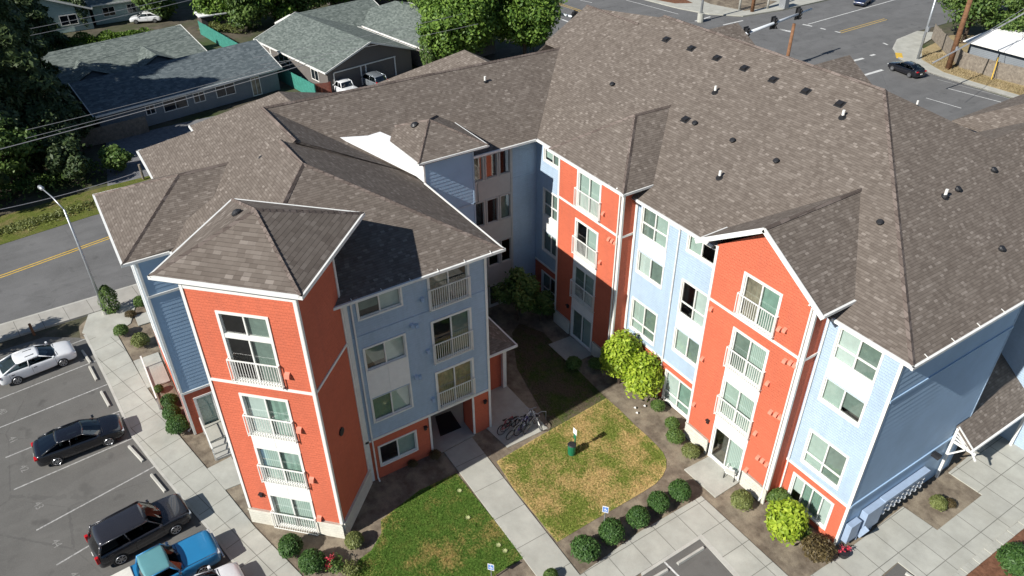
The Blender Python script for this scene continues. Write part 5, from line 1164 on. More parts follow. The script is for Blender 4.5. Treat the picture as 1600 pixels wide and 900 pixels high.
a_, b_ = Vector(P(1389, 109, -.12)), Vector(P(1424, 123, -.12)); dd = (a_-b_).normalized(); cc = (a_+b_)/2-Vector((-dd.y, dd.x, 0))*.85
car('driving_sedan', tuple(cc), math.atan2(dd.y, dd.x), 'black saloon driving on the street beside the curved corner', 'car', body='cblack')
car('driving_car', P(1347, 6, -.115), R(-70), 'dark blue car on the cross street at the top edge of the photo', 'car', body='cnavy')
car('parked_car', P(230, 34, -.1), R(-112), 'white car parked in the yard of the pale green house, top left', 'car', body='cwhite')
car('parked_pickup', P(539, 146, -.1), R(190), 'white pickup nosed up to the dark carport of the grey-roofed house', 'pickup truck', body='cwhite', L=5.0, H=1.7, hood=(.95, 1.05), belt=1.08, trunk=1.05, xs=(.9, .4, -.6, -.9), wheel=.36, boxy=.8)
car('parked_suv', P(583, 134, -.1), R(190), 'silver grey sport utility car under the white-posted carport', 'suv', body='csilver', L=4.6, H=1.75, hood=(.9, 1.05), belt=1.08, trunk=1.1, xs=(1.0, .4, -1.8, -2.1), boxy=.8)
# wheel stops
def stop(a, b, lb, z=-.04, grp='concrete wheel stops'):
    a = Vector(P(*a, z)); b = Vector(P(*b, z)); c = (a+b)/2; d = (b-a); L = 1.75; d.normalize(); o = MB(); s = Vector((-d.y, d.x, 0)); p, q = -d*L/2, d*L/2; u = Vector((0, 0, 1))
    o.hexa([p-s*.09, q-s*.09, q+s*.09, p+s*.09, p-s*.06+u*.13, q-s*.06+u*.13, q+s*.06+u*.13, p+s*.06+u*.13])
    for e in (-.6, .6): o.tube([d*e+u*.12, d*e+u*.138], .02, 6)
    w_ = o.build('wheel_stop', M['curb'], None, bevel=.015); w_.location = c; tag(w_, lb, 'wheel stop', grp)
for a, b, lb in (((131, 552), (140, 565), 'concrete wheel stop in front of the white saloon'), ((139, 571), (153, 598), 'concrete wheel stop of the empty stall beside the white saloon'), ((157, 610), (173, 639), 'concrete wheel stop of the empty stall beside the black saloon, street side'),
                 ((180, 652), (190, 672), 'concrete wheel stop under the nose of the black saloon'), ((199, 695), (227, 725), 'concrete wheel stop of the empty stall right next to the black saloon'), ((234, 739), (262, 773), 'concrete wheel stop of the empty stall by the charcoal sport utility car'),
                 ((1052, 886), (1105, 853), 'concrete wheel stop in the lot corner below the gabled bay'), ((1002, 915), (1040, 893), 'concrete wheel stop at the bottom edge beside the one in the lot corner'), ((1435, 910), (1450, 920), 'concrete wheel stop at the bottom edge near the paver edging')):
    stop(a, b, lb, -.035 if a[0] > 900 else -.04)
# ================================================================== street furniture
bx, by, _ = P(165, 490); L_ = empty('street_lamp', (bx, by, 0), 'tall galvanised lamp post with bent arm at the end of the left sidewalk', 'street lamp')
mb = MB(); hx_, hy_ = P(66, 297, 9.1)[:2]; kx, ky = P(97, 325, 8.6)[:2]
mb.tube([(0, 0, 0), (0, 0, .3)], .22, 10); mb.build('base', M['concplain'], L_, world=False)
mb = MB(); mb.tube([(0, 0, .3), (0, 0, 4.5), ((kx-bx)*.3, (ky-by)*.3, 8.6)], [.115, .09, .065], 10); mb.build('pole', M['steel'], L_, world=False, smooth=True)
mb = MB(); mb.tube([((kx-bx)*.3, (ky-by)*.3, 8.55), ((hx_-bx)*.5, (hy_-by)*.5, 9.05), (hx_-bx, hy_-by, 9.25)], [.05, .045, .04], 8); mb.build('arm', M['steel'], L_, world=False, smooth=True)
mb = MB(); v = Vector((hx_-bx, hy_-by, 9.25)); dv = Vector((hx_-bx, hy_-by, 0)).normalized(); mb.tube([v-dv*.25, v-dv*.1, v+dv*.3, v+dv*.45], [.06, .15, .14, .05], 10); mb.build('lamp_head', M['steel'], L_, world=False, smooth=True)
M['paleSteel'] = paint('pale_steel', (.6, .63, .66), .5, .04); M['signblue'] = paint('sign_blue', (0.10, 0.22, 0.55), .5, .03); M['signgrey'] = paint('sign_back', (0.35, 0.45, 0.62), .45, .05)
def sign(px, h, label, turn, w_=.32, hh=.46):
    x, y, _ = P(*px); o = empty('parking_sign', (x, y, 0), label, 'sign', rz=turn)
    mb = MB(); mb.tube([(0, 0, -.1), (0, 0, h)], .028, 8); mb.build('post', M['steel'], o, world=False)
    mb = MB(); mb.box((-w_/2, -.035, h-hh-.02), (w_/2, -.028, h)); pl = mb.build('panel', M['white'], o, world=False, bevel=.002)
    mb = MB(); mb.box((-w_*.42, -.038, h-hh*.93), (w_*.42, -.0352, h-hh*.12)); mb.build('blue_field', M['signblue'], pl, world=False)
    # wheelchair mark
    mb = MB(); cz = h-hh*.5; Y = -.041
    mb.torus((0.0, Y, cz-.06), (0, 1, 0), .065, .01, 16, 5); mb.tube([(-.01, Y, cz+.13), (-.01, Y-.002, cz+.13001)], .0, 4); mb.tube([(-.02, Y, cz+.07), (-.01, Y, cz-.02), (.07, Y, cz-.02), (.10, Y, cz-.1)], .012, 5); mb.torus((-.02, Y, cz+.115), (0, 1, 0), .012, .012, 8, 5)
    mb.build('wheelchair_mark', M['white'], pl, world=False, uv=False)
    return o
sign((943, 829), 1.95, 'blue accessible parking sign on a thin post among the round bushes by the path', R(40))
sign((768, 905), 1.25, 'pale blue accessible parking sign at the bottom end of the green lawn', R(42))
# green barrel with its sign
x, y, _ = P(893, 709); o = empty('waste_station', (x, y, 0), 'green pet waste bin with a post and small pale sign standing on the dry lawn', 'waste bin'); M['green'] = paint('green_plastic', (0.015, 0.16, 0.075), .45, .06)
mb = MB(); mb.tube([(0, 0, 0), (0, 0, .05), (0, 0, .7), (0, 0, .76)], [.2, .22, .25, .24], 16); mb.build('bin', M['green'], o, world=False)
mb = MB(); mb.tube([(0, 0, .76), (0, 0, .8)], [.26, .2], 16); mb.build('lid', M['black'], o, world=False)
mb = MB(); mb.bar((-.05, .26, -.05), (-.05, .26, 1.75), .06, .06, up=(1, 0, 0)); mb.build('post', M['green'], o, world=False)
mb = MB(); mb.box((-.16, .2, 1.1), (.06, .225, 1.42)); mb.build('bag_dispenser', M['green'], o, world=False, bevel=.02)
mb = MB(); mb.box((-.2, .19, 1.45), (.12, .215, 1.85)); mb.build('sign_panel', M['membrane'], o, world=False)
# white garden chair
x, y, _ = P(1141, 744); o = empty('garden_chair', (x, y, .02), 'white lounge chair with dark legs on the sunny square patio', 'chair', rz=R(205))
mb = MB(); mb.box((-.28, -.3, .36), (.28, .3, .42)); mb.build('seat', M['white'], o, world=False, bevel=.02)
mb = MB(); mb.hexa([(-.28, .22, .4), (.28, .22, .4), (.28, .3, .4), (-.28, .3, .4), (-.27, .52, 1.1), (.27, .52, 1.1), (.27, .57, 1.08), (-.27, .57, 1.08)]); mb.build('backrest', M['white'], o, world=False, bevel=.02)
for sx in (-1, 1):
    mb = MB(); mb.tube([(sx*.29, -.42, .02), (sx*.29, -.28, .38), (sx*.29, .3, .4), (sx*.29, .36, .02), (sx*.29, -.42, .02)], .017, 6); mb.build('leg', M['black'], o, world=False, uv=False)
    mb = MB(); mb.bar((sx*.3, -.3, .58), (sx*.3, .36, .6), .05, .025); mb.build('armrest', M['white'], o, world=False)
# meters on the east end
o = empty('meter_bank', (-11.55, 27, 0), 'blue painted electric meter cabinets with rows of round meters on the shaded shingle end wall', 'meter cabinet'); M['metergrey'] = paint('meter_grey', (.6, .62, .64), .4, .04); M['cab'] = paint('blue_grey_cabinet', (0.30, 0.38, 0.50), .5, .05)
for y0, y1, z0_, z1_, dp in ((26.95, 27.75, .35, 1.6, .32), (28.05, 29.45, .35, 1.9, .36), (29.45, 33.2, .55, 1.75, .16)):
    mb = MB(); mb.box((-11.56, y0, z0_), (-11.56+dp, y1, z1_)); mb.build('cabinet', M['cab'], o, bevel=.015)
mb = MB(); mb.box((-11.56, 29.45, 1.76), (-11.2, 33.25, 1.95)); mb.build('busway', M['cab'], o, bevel=.01)
for i in range(8):
    for k in range(3):
        y, z = 29.8+i*.45, .8+k*.32; mb = MB(); mb.tube([(-11.4, y, z), (-11.32, y, z), (-11.24, y, z), (-11.21, y, z)], [.125, .125, .095, .05], 12); mm = mb.build('meter', M['metergrey'], o, uv=False)
        mb = MB(); mb.tube([(-11.215, y, z), (-11.2, y, z)], .045, 10); mb.build('dial', M['cglass'], mm, uv=False)
for y in (27.9, 28.5, 29.1): mb = MB(); mb.tube([(-11.3, y, 0), (-11.3, y, .5)], .05, 8); mb.build('conduit', M['cab'], o, uv=False)
mb = MB(); mb.bar((-11.3, 28.02, .2), (-11.0, 28.02, 1.1), .09, .3); mb.build('gas_regulator', M['cab'], o, bevel=.03)
# flower pot at the corner
x, y, _ = P(1317, 868); o = empty('potted_flowers', (x, y, 0), 'black tub with red flowers at the foot of the building corner', 'flower pot')
mb = MB(); mb.tube([(0, 0, 0), (0, 0, .3)], [.22, .28], 14); mb.build('pot', M['black'], o, world=False); me = flowers(8, 90, .28, .5); g = bpy.data.objects.new('blossom', me); COL.objects.link(g); g.parent = o
# side door steps
o = empty('side_steps', (-36.2, 2.3, 0), 'concrete side door steps with a white handrail between the left wall and orange tower', 'steps')
mb = MB(); mb.box((-37.46, 1.85, -.1), (-35.9, 3.1, .42)); mb.build('landing', M['concplain'], o)
for i, (a, b, z) in enumerate(((-35.9, -35.5, .31), (-35.5, -35.1, .2), (-35.1, -34.7, .1))): mb = MB(); mb.box((a, 1.85, -.1), (b, 2.95, z)); mb.build('step', M['curb'], o, bevel=.01)
mb = MB(); pts = [(-37.2, 1.8, 1.35), (-35.9, 1.8, 1.35), (-34.7, 1.8, .95)]
for a, b in zip(pts[:-1], pts[1:]): mb.bar(a, b, .06, .05); mb.bar((a[0], a[1], a[2]-.3), (b[0], b[1], b[2]-.3), .05, .04)
for px_, z in ((-37.2, 1.35), (-35.9, 1.35), (-34.75, .95)): mb.bar((px_, 1.8, 0), (px_, 1.8, z), .06, .06, up=(1, 0, 0))
mb.build('handrail', M['white'], o)
# door mat
mb = MB(); q = [P(680, 651, .012), P(704, 642, .012), P(721, 668, .012), P(688, 682, .012)]; mb.prism([p[:2] for p in q], .005, .02); tag(mb.build('door_mat', M['black']), 'large black mat on the concrete of the entry porch', 'mat')
# ---------------- bicycles and their rack
def bicycle(px, rz, fr, label, lean=.12):
    x, y, _ = P(*px); o = empty('bicycle', (x, y, 0), label, 'bicycle', 'bicycles at the courtyard rack', rz); o.rotation_euler[0] = lean
    for wx in (-.52, .52):
        mb = MB(); mb.torus((wx, 0, .34), (0, 1, 0), .325, .027, 24, 6); w_ = mb.build('wheel', M['tyre'], o, world=False, uv=False); mb = MB(); mb.torus((wx, 0, .34), (0, 1, 0), .30, .009, 22, 4)
        for k in range(10): a = k*.628; mb.tube([(wx, 0, .34), (wx+.3*math.cos(a), 0, .34+.3*math.sin(a))], .003, 4, cap=False)
        mb.build('rim', M['rim'], w_, world=False, uv=False)
    mb = MB()
    for a, b in (((-.52, 0, .34), (-.05, 0, .3)), ((-.05, 0, .3), (.38, 0, .78)), ((-.05, 0, .3), (-.2, 0, .84)), ((-.2, 0, .78), (.36, 0, .82)), ((-.52, 0, .34), (-.19, 0, .76)), ((.36, 0, .86), (.52, 0, .34))): mb.tube([a, b], .026, 6)
    mb.build('frame', M[fr], o, world=False, uv=False)
    mb = MB(); mb.tube([(.36, 0, .86), (.34, 0, 1.0)], .014, 6); mb.tube([(.3, -.29, 1.02), (.36, -.12, 1.0), (.36, .12, 1.0), (.3, .29, 1.02)], .013, 6); mb.build('handlebar', M['rim'], o, world=False, uv=False)
    mb = MB(); mb.hexa([(-.34, -.07, .9), (-.06, -.02, .9), (-.06, .02, .9), (-.34, .07, .9), (-.34, -.08, .95), (-.06, -.02, .94), (-.06, .02, .94), (-.34, .08, .95)]); mb.build('saddle', M['black'], o, world=False, bevel=.01)
    mb = MB(); mb.torus((-.05, .04, .3), (0, 1, 0), .08, .01, 14, 4); mb.bar((-.05, .06, .3), (.05, .06, .16), .02, .02); mb.build('crank', M['steel'], o, world=False, uv=False)
M['bred'] = paint('bike_red', (.3, .03, .04), .35, .03); M['bpurp'] = paint('bike_violet', (.10, .08, .25), .35, .03)
for i, (px, rz, fr, lb) in enumerate((((795, 672), 58, 'bred', 'red bicycle nearest the orange porch pier'), ((806, 678), 62, 'steel', 'grey bicycle second from the orange porch pier'), ((819, 672), 65, 'bpurp', 'violet bicycle in the middle of the rack'), ((830, 668), 70, 'steel', 'grey bicycle leaning beside the violet one'), ((838, 662), 132, 'white', 'white bicycle turned sideways, nearest the lawn'), ((800, 668), 50, 'black', 'black bicycle behind the red one by the porch pier'), ((826, 664), 75, 'membrane', 'pale bicycle in the back row near the lawn end of the rack'))):
    bicycle(px, R(rz+40), fr, lb, .14 if i % 2 else -.12)
mb = MB(); a, b = Vector(P(788, 672)), Vector(P(840, 658)); dv = (b-a)/4
for i in range(5): q = a+dv*i; mb.tube([q, q+Vector((0, 0, .62)), q+dv*.5+Vector((0, 0, .72)), q+dv+Vector((0, 0, .62)), q+dv], .025, 8)
tag(mb.build('bike_rack', M['steel'], uv=False), 'wavy galvanised rack holding the bicycles on the courtyard slab', 'bike rack')
# ================================================================== houses, fences behind
def gable_house(name, o2, u, L, Dp, he, hr, roofm, wallm, label, over=.5, win=(), hip=False, asym=.5, extra=None):
    """o2: front left corner, u: along the eave; the depth runs to the left of u"""
    u = Vector((*u, 0)).normalized(); v = Vector((-u.y, u.x, 0)); O = Vector((*o2, 0)); o = empty(name, tuple(O), label, 'house')
    def W_(a, b, z): q = O+u*a+v*b; return (q.x, q.y, z)
    rb = Dp*asym; mb = MB()
    mb.face([W_(0, 0, -.1), W_(L, 0, -.1), W_(L, 0, he), W_(0, 0, he)]); mb.face([W_(L, Dp, -.1), W_(0, Dp, -.1), W_(0, Dp, he), W_(L, Dp, he)])
    hz = he if hip else hr-.1
    for a in (0, L):
        f = [W_(a, 0, -.1), W_(a, Dp, -.1), W_(a, Dp, he), W_(a, rb, hz), W_(a, 0, he)]; mb.face(f[::-1] if a == 0 else f)
    mb.build('wall', M[wallm], o)
    k = (hr-he)/rb; e = he-over*k; e2 = he-over*(hr-he)/(Dp-rb); i = rb*.9 if hip else -over
    mb = MB(); A, B, C, D = W_(-over, -over, e), W_(L+over, -over, e), W_(L-i if hip else L+over, rb, hr), W_(i if hip else -over, rb, hr); E, F = W_(L+over, Dp+over, e2), W_(-over, Dp+over, e2)
    fs = [[A, B, C, D], [C, E, F, D]]+([[B, E, C], [F, A, D]] if hip else [])
    for p in fs:
        n = (Vector(p[1])-Vector(p[0])).cross(Vector(p[2])-Vector(p[0])); p = p if n.z > 0 else p[::-1]; mb.face([(x, y, z+.06) for x, y, z in p]); mb.face([(x, y, z-.08) for x, y, z in p[::-1]])
    rf = mb.build('roof', M[roofm], o)
    mb = MB(); up = Vector((0, 0, .0))
    for a, b in ((A, B), (B, C), (C, E), (F, D), (D, A), (E, F)) if not hip else ((A, B), (B, E), (E, F), (F, A)): mb.bar(Vector(a)+up, Vector(b)+up, .07, .2)
    mb.build('fascia', M['white'], o)
    for kx, (a, z0_, z1_, w_, kind) in enumerate(win):
        mb = MB(); t_ = .09; n_ = -v
        def Q(s, z, dd): q = O+u*s+n_*dd; return (q.x, q.y, z)
        fr_ = Frame((O.x, O.y), (u.x, u.y), (n_.x, n_.y))
        for s0_, s1_, za, zb in ((a-w_/2-t_, a-w_/2, z0_-t_, z1_+t_), (a+w_/2, a+w_/2+t_, z0_-t_, z1_+t_), (a-w_/2, a+w_/2, z1_, z1_+t_), (a-w_/2, a+w_/2, z0_-t_, z0_), (a-.03, a+.03, z0_, z1_)): fr_.box(mb, s0_, s1_, za, zb, -.02, .06)
        f_ = mb.build(kind, M['white'], o); mb = MB(); fr_.box(mb, a-w_/2, a+w_/2, z0_, z1_, -.02, .02); mb.build('pane', M['cglass'] if kind == 'window' else M['brownblind'], f_)
    return o
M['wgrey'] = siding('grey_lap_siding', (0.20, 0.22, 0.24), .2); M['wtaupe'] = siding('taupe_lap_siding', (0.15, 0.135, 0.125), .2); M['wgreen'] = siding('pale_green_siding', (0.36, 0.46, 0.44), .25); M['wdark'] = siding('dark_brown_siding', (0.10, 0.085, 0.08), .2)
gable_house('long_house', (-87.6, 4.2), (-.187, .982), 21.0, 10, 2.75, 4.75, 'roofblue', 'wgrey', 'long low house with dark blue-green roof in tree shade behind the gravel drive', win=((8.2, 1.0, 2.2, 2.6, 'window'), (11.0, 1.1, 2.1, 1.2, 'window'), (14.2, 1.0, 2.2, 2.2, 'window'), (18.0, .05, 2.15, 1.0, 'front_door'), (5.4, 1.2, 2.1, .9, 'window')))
H2 = gable_house('long_house', (-98.8, 2.6), (-.187, .982), 16.5, 13.0, 2.9, 4.8, 'roofgreen', 'wgrey', 'house with sunlit grey-green roof and two small gables behind the dark-roofed long house', asym=.5)
for yy in (3.0, 10.6):
    u = Vector((-.187, .982, 0)).normalized(); v = Vector((-u.y, u.x, 0)); O = Vector((-98.8, 2.6, 0))
    def W3(a, b, z): q = O+u*a+v*b; return (q.x, q.y, z)
    mb = MB()
    for f in ([W3(yy-2.2, -1.1, 3.0), W3(yy, -1.1, 4.0), W3(yy, 5, 4.15), W3(yy-2.2, .8, 3.05)], [W3(yy, -1.1, 4.0), W3(yy+2.2, -1.1, 3.0), W3(yy+2.2, .8, 3.05), W3(yy, 5, 4.15)]):
        n = (Vector(f[1])-Vector(f[0])).cross(Vector(f[2])-Vector(f[0])); f = f if n.z > 0 else f[::-1]; mb.face(f); mb.face([(x, y, z-.12) for x, y, z in f[::-1]])
    mb.build('porch_roof', M['roofgreen'], H2); mb = MB(); mb.face([W3(yy-1.9, -.7, 2.9), W3(yy+1.9, -.7, 2.9), W3(yy, -.7, 3.85)]); mb.box(Vector(W3(yy-1.6, -.7, 0)), Vector(W3(yy-1.6, -.7, 0))+Vector((.12, .12, 2.95))); mb.build('gable', M['wgrey'], H2)
HB = gable_house('grey_roofed_house', (-103.3, 26.4), (.986, .164), 17.2, 12.2, 2.9, 5.0, 'roofgreen', 'wtaupe', 'brown house with grey-green gable roof and white-posted carport doors beyond the west wing', win=((3.0, .3, 2.2, .15, 'window'), (6.5, 1.2, 2.4, 2.6, 'window'), (14.2, 1.0, 2.2, 1.6, 'window')))
mb = MB()
for yy in (.8, 4.6, 5.3, 9.6): q = Vector((-103.3, 26.4, 0))+Vector((.986, .164, 0)).normalized()*17.27+Vector((-.164, .986, 0)).normalized()*yy; mb.box((q.x-.07, q.y-.07, 0), (q.x+.07, q.y+.07, 2.35))
a = Vector((-103.3, 26.4, 2.4))+Vector((.986, .164, 0)).normalized()*17.27; mb.bar(a+Vector((-.13, .8, 0)), a+Vector((-1.6, 9.6, 0)), .12, .12); mb.build('door_surround', M['white'], HB)
gable_house('grey_roofed_house', (-106.5, 39.9), (.986, .164), 20, 11, 2.9, 5.0, 'roofgreen', 'wtaupe', 'second grey-green roof right behind the carport house, half hidden by the big maple', hip=True)
gable_house('grey_roofed_house', (-100.5, 32.8), (-.164, .986), 12, 9, 2.9, 4.8, 'roofgreen', 'wtaupe', 'low linking roof between the carport house and the half hidden one')
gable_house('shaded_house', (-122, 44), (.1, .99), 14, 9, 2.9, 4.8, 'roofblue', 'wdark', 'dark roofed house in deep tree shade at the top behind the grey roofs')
gable_house('pale_green_house', (-132.8, 9.9), (-1, 0.03), 16, 11.5, 3.0, 5.2, 'roofgreen', 'wgreen', 'pale green house with grey roof in the upper left corner')
gable_house('pale_green_house', (-134.5, 10.5), (-.02, 1), 11, 9, 3.0, 4.9, 'roofgreen', 'wgreen', 'shaded pale green house wing behind the parked white car', win=((2.2, 1.0, 2.2, 1.6, 'window'), (5.5, 1.0, 2.2, 1.2, 'window')))
mb = MB(); f = Frame((-132.75, 3.4), (0, 1), (1, 0))
HW = empty('window_set', (-132.7, 6.6, 1.6), 'wide two pane window on the sunny pale green wall, upper left corner', 'window')
f.box(mb, 2.3, 4.7, .9, 1.0, 0, .1); f.box(mb, 2.3, 4.7, 2.3, 2.4, 0, .1)
for s in (2.3, 3.45, 4.6): f.box(mb, s, s+.1, 1.0, 2.3, 0, .1)
mb.build('frame', M['white'], HW); mb = MB(); f.box(mb, 2.4, 4.6, 1.0, 2.3, 0, .04); mb.build('pane', M['cglass'], HW)
mb = MB(); mb.box((-123.5, 23.2, 0), (-120.8, 26.6, 2.2)); sh = empty('garden_shed', (-122, 25, 0), 'small shed with white flat roof at the end of the green fence', 'shed'); mb.build('wall', M['wdark'], sh); mb = MB(); mb.box((-123.8, 22.9, 2.2), (-120.5, 26.9, 2.35)); mb.build('roof', M['membrane'], sh)
def fence(name, pts, h, mat, label, bw=.14, post=2.4, z=-.1, gap=.006, cat='fence'):
    o = empty(name, (*pts[0], z), label, cat); rg = random.Random(len(pts)+int(h*10)); mb = MB()
    for a, b in zip(pts[:-1], pts[1:]):
        a = Vector((*a, z)); b = Vector((*b, z)); d = b-a; L = d.length; d.normalize(); n = max(1, int(L/bw))
        for i in range(n):
            p = a+d*L*(i+.04)/n; q = a+d*L*(i+.96)/n; hh = h+rg.uniform(-.03, .03); s = Vector((-d.y, d.x, 0))*(.012+rg.uniform(0, .008)); u = Vector((0, 0, hh)); mb.hexa([p-s, q-s, q+s, p+s, p-s+u, q-s+u, q+s+u, p+s+u])
    mb.build('boards', M[mat], o); 
    for a, b in zip(pts[:-1], pts[1:]):
        a = Vector((*a, z)); b = Vector((*b, z)); n = max(1, int((b-a).length/post)); s = Vector((-(b-a).y, (b-a).x, 0)).normalized()*.06
        for i in range(n+1):
            q = a+(b-a)*i/n+s; mb = MB(); mb.box((q.x-.05, q.y-.05, z), (q.x+.05, q.y+.05, z+h+.04)); mb.build('post', M[mat], o)
    return o
M['fgreen'] = paint('green_fence_paint', (0.05, 0.24, 0.19), .6, .12); M['fred'] = paint('red_brown_fence', (0.20, 0.055, 0.035), .7, .15)
fence('green_fence', [(-120.5, 22.6), (-104, 24.6), (-95, 25.8), (-85.6, 27.2)], 1.95, 'fgreen', 'long green painted board fence running from the shed to the gravel drive', .25)
fence('board_fence', [(-86.4, 27.5), (-85.9, 29.3)], 1.7, 'fred', 'short red-brown board fence between the green fence and the carport house')
fence('board_fence', [(-86.2, -1), (-86.4, 4), (-86.9, 8.6)], 1.8, 'fencewood', 'weathered board fence in shade before the left half of the long house')
fence('board_fence', [P(1455, 60)[:2], P(1499, 106)[:2], P(1553, 122)[:2], P(1600, 134)[:2], P(1680, 156)[:2]], 2.0, 'fencewood', 'weathered grey board fence along the street at the right edge', z=0)
mb = MB(); o = empty('wooden_post', P(224, 279), 'single leaning wooden post beside the gravel drive, seen over the roof edge', 'post'); mb.tube([(0, 0, 0), (.02, 0, 1.5)], .12, 8); mb.build('post', M['fencewood'], o, world=False)
# white-roofed building at the right edge
o = empty('white_roofed_building', (-40, 103, 0), 'low building with white metal roof and grey roof behind it at the right edge', 'building')
mb = MB(); mb.box((-50.6, 102.2, 0), (-12, 112, 2.8)); mb.build('wall', M['wgrey'], o); mb = MB(); mb.hexa([(-51.2, 101.6, 2.75), (-12, 101.6, 2.75), (-12, 112, 3.5), (-51.2, 112, 3.5), (-51.2, 101.6, 2.85), (-12, 101.6, 2.85), (-12, 112, 3.6), (-51.2, 112, 3.6)]); mb.build('white_roof', M['membrane'], o)
mb = MB(); mb.bar((-51, 107, 3.35), (-12, 107, 3.35), .4, .25); mb.bar((-51.2, 101.55, 2.8), (-12, 101.55, 2.8), .12, .16); mb.build('parapet', M['white'], o)
mb = MB(); mb.face([(-51, 112, 3.7), (-12, 112, 3.7), (-12, 116, 5.2), (-49, 116, 5.2)]); mb.face([(-49, 116, 5.2), (-12, 116, 5.2), (-12, 123, 3.6), (-49, 123, 3.6)]); mb.build('grey_roof', M['roofgreen'], o)
# poles and wires
def pole(px, h, r, mat, label, name='utility_pole', cross=True, xy=None):
    x, y = xy or P(*px)[:2]; o = empty(name, (x, y, 0), label, 'pole'); mb = MB(); mb.tube([(0, 0, -.2), (0, 0, h)], [r, r*.7], 12); mb.build('shaft', M[mat], o, world=False, smooth=True)
    if cross: mb = MB(); mb.bar((-1.1, 0, h-.6), (1.1, 0, h-.6), .1, .12); mb.build('crossarm', M[mat], o, world=False)
    return o
pw = pole((1481, 108), 12.5, .36, 'pole', 'thick brown wooden utility pole before the grey board fence'); mb = MB(); mb.box((.3, -.35, 2.6), (.55, -.05, 3.0)); mb.build('meter_box', M['steel'], pw, world=False)
pm = pole((1434, 92), 9.5, .17, 'steel', 'grey metal signal pole on the curved street corner', 'signal_pole', False); mb = MB(); mb.box((.15, -.25, 3.6), (.4, .1, 4.2)); mb.build('cabinet', M['steel'], pm, world=False)
q = P(1241, 37, 9.0); pole(None, 9.0, .24, 'pole', 'wooden pole rising behind the main roof ridge', 'utility_pole', False, xy=q[:2])
pz = pole((1094, 33), 9, .2, 'steel', 'pale metal signal pole on the far corner above the main roof', 'signal_pole', False); mb = MB(); mb.tube([(0, 0, -.1), (0, 0, 1.2)], .5, 12); mb.build('base', M['concplain'], pz, world=False)
for i, (px, hh) in enumerate((((1155, 15), 5), ((1199, 13), 4), ((1175, 18), 8))): pole(px, hh, .2 if i < 2 else .3, 'curb' if i < 2 else 'pole', ('short pale post at the left end of the plaza across the street', 'short pale post at the right end of the plaza across the street', 'brown wooden pole on the plaza across the street')[i], 'plaza_post', False)
mb = MB(); x, y, _ = P(1224, 12); o = empty('signal_cabinet', (x, y, 0), 'grey traffic signal cabinet on the plaza across the street', 'cabinet'); mb.box((-.6, -.5, 0), (.6, .5, 2.0)); mb.build('body', M['steel'], o, world=False, bevel=.05); mb = MB(); mb.box((-.65, -.55, 2.0), (.65, .55, 2.08)); mb.build('lid', M['steel'], o, world=False)
def mast(name, a, b, z, base, heads, label):
    a = Vector(P(*a, z)); b = Vector(P(*b, z+.6)); o = empty(name, (a.x, a.y, 0), label, 'traffic signal'); mb = MB(); mb.tube([(a.x, a.y, 0), (a.x, a.y, z+.4)], [.2, .15], 10); mb.build('pole', M['steel'], o, smooth=True)
    mb = MB(); mb.tube([a, b], [.22, .13], 10); mb.build('arm', M['paleSteel'], o, smooth=True); n = Vector((0, 1, 0)) if abs((b-a).x) > abs((b-a).y) else Vector((1, 0, 0)); d = (b-a).normalized()
    for t_ in heads:
        c = a+(b-a)*t_; mb = MB(); s = Vector((-d.y, d.x, 0)).normalized()
        c0 = c+Vector((0, 0, -.1)); mb.box(c0+Vector((-.2, -.2, -.55)), c0+Vector((.2, .2, .75))); mb.box(c0-d*.38+s*.22+Vector((0, 0, -.65)), c0+d*.38+s*.24+Vector((0, 0, .85))); H_ = mb.build('signal_head', M['black'], o)
        for k in range(3):
            mb = MB(); e = c0+Vector((0, 0, -.35+.42*k))-s*.24; mb.tube([e, e-s*.16], .13, 10); mb.build('lens_hood', M['black'], H_, uv=False)
mast('traffic_signal', (1152, 58), (1268, 14), 6, None, (.12, .48, .82), 'long mast arm with three black traffic signals above the main roof ridge')
mast('traffic_signal', (835, 12.5), (902, 28), 6, None, (.93,), 'short white mast arm with one signal beside the big maple')
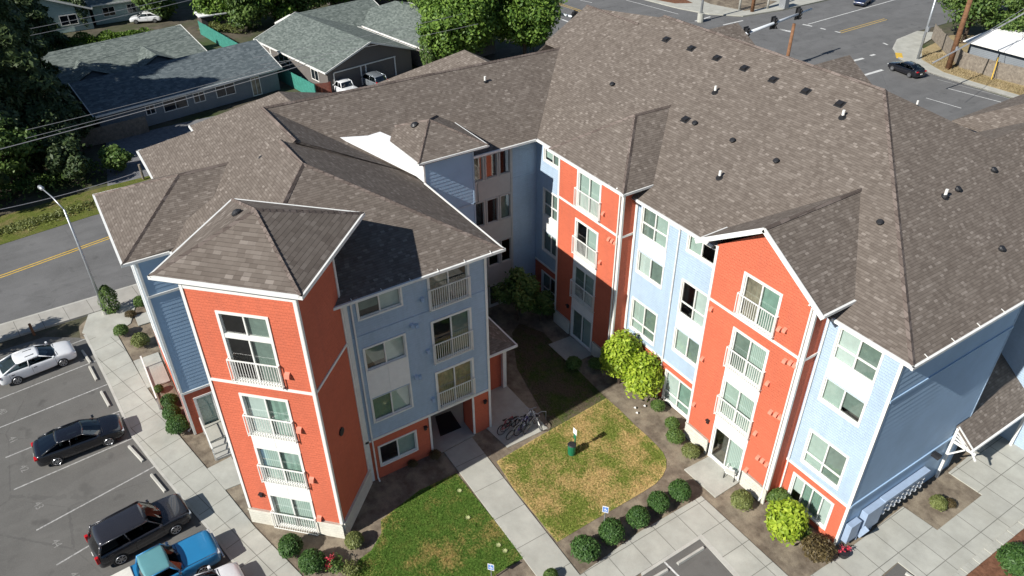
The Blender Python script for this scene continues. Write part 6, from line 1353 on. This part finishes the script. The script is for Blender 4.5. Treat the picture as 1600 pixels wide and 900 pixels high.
def wire(a, b, z1, z2, r=.035, sag=.5, label='', ext=.35):
    a = Vector(P(*a, z1)); b = Vector(P(*b, z2)); d = b-a; a2 = a-d*ext; b2 = b+d*ext; mb = MB(); n = 14
    mb.tube([a2+(b2-a2)*i/n-Vector((0, 0, sag*4*(i/n)*(1-i/n))) for i in range(n+1)], r, 5, cap=False); tag(mb.build('power_line', M['wire'], uv=False), label, 'power line')
wire((0, 231), (440, 110), 8.5, 8.5, .035, .2, 'bright thick cable crossing the shaded long house, lowest of three close cables', .2)
wire((0, 52), (230, 5), 8, 8, .03, .2, 'upper thin cable before the pale green house wall', .3); wire((0, 63), (240, 12), 8, 8, .03, .2, 'lower thin cable before the pale green house wall', .3)
wire((83, 192), (440, 98), 8.3, 8.3, .022, .2, 'thin cable over the long house windows, topmost of three close cables', .1); wire((83, 204), (440, 104), 8.3, 8.3, .022, .2, 'thin cable over the long house windows, middle of three close cables', .1)
wire((0, 327), (217, 268), 8, 7.4, .025, .2, 'cable passing behind the lamp head to the drive post', .02); wire((1500, 75), (1600, 20), 5, 7, .09, .1, 'thick black cable from the brown pole over the white roof', .4); wire((1506, 70), (1600, 12), 7, 7, .03, .2, 'thin cable above the thick black one over the white roof', .3)
wire((468, 75), (680, 30), 8, 8, .02, .2, 'thin dark cable over the grey-green roofs, upper', .3); wire((478, 88), (690, 48), 8, 8, .02, .2, 'thin dark cable over the grey-green roofs, lower', .3)
o = empty('guy_wire_guard', P(1553, 123), 'yellow plastic guy wire guard against the grey board fence', 'cable guard'); mb = MB(); mb.tube([(0, -.6, 0), (-.3, -.1, 2.6)], .07, 8); mb.build('sleeve', M['pyellow'], o, world=False, uv=False)
x, y, _ = P(53, 522); o = empty('short_post', (x, y, 0), 'short dark wooden post at the pavement edge by the lot', 'post'); mb = MB(); mb.tube([(0, 0, -.1), (0, 0, .9)], .09, 8); mb.build('post', M['pole'], o, world=False)
mb = MB(); mb.box((-52.0, .6, -.02), (-50.6, 1.6, .06)); tag(mb.build('ground_hatch', M['concplain'], bevel=.02), 'flat concrete utility lid in the soil near the lamp post', 'utility lid')
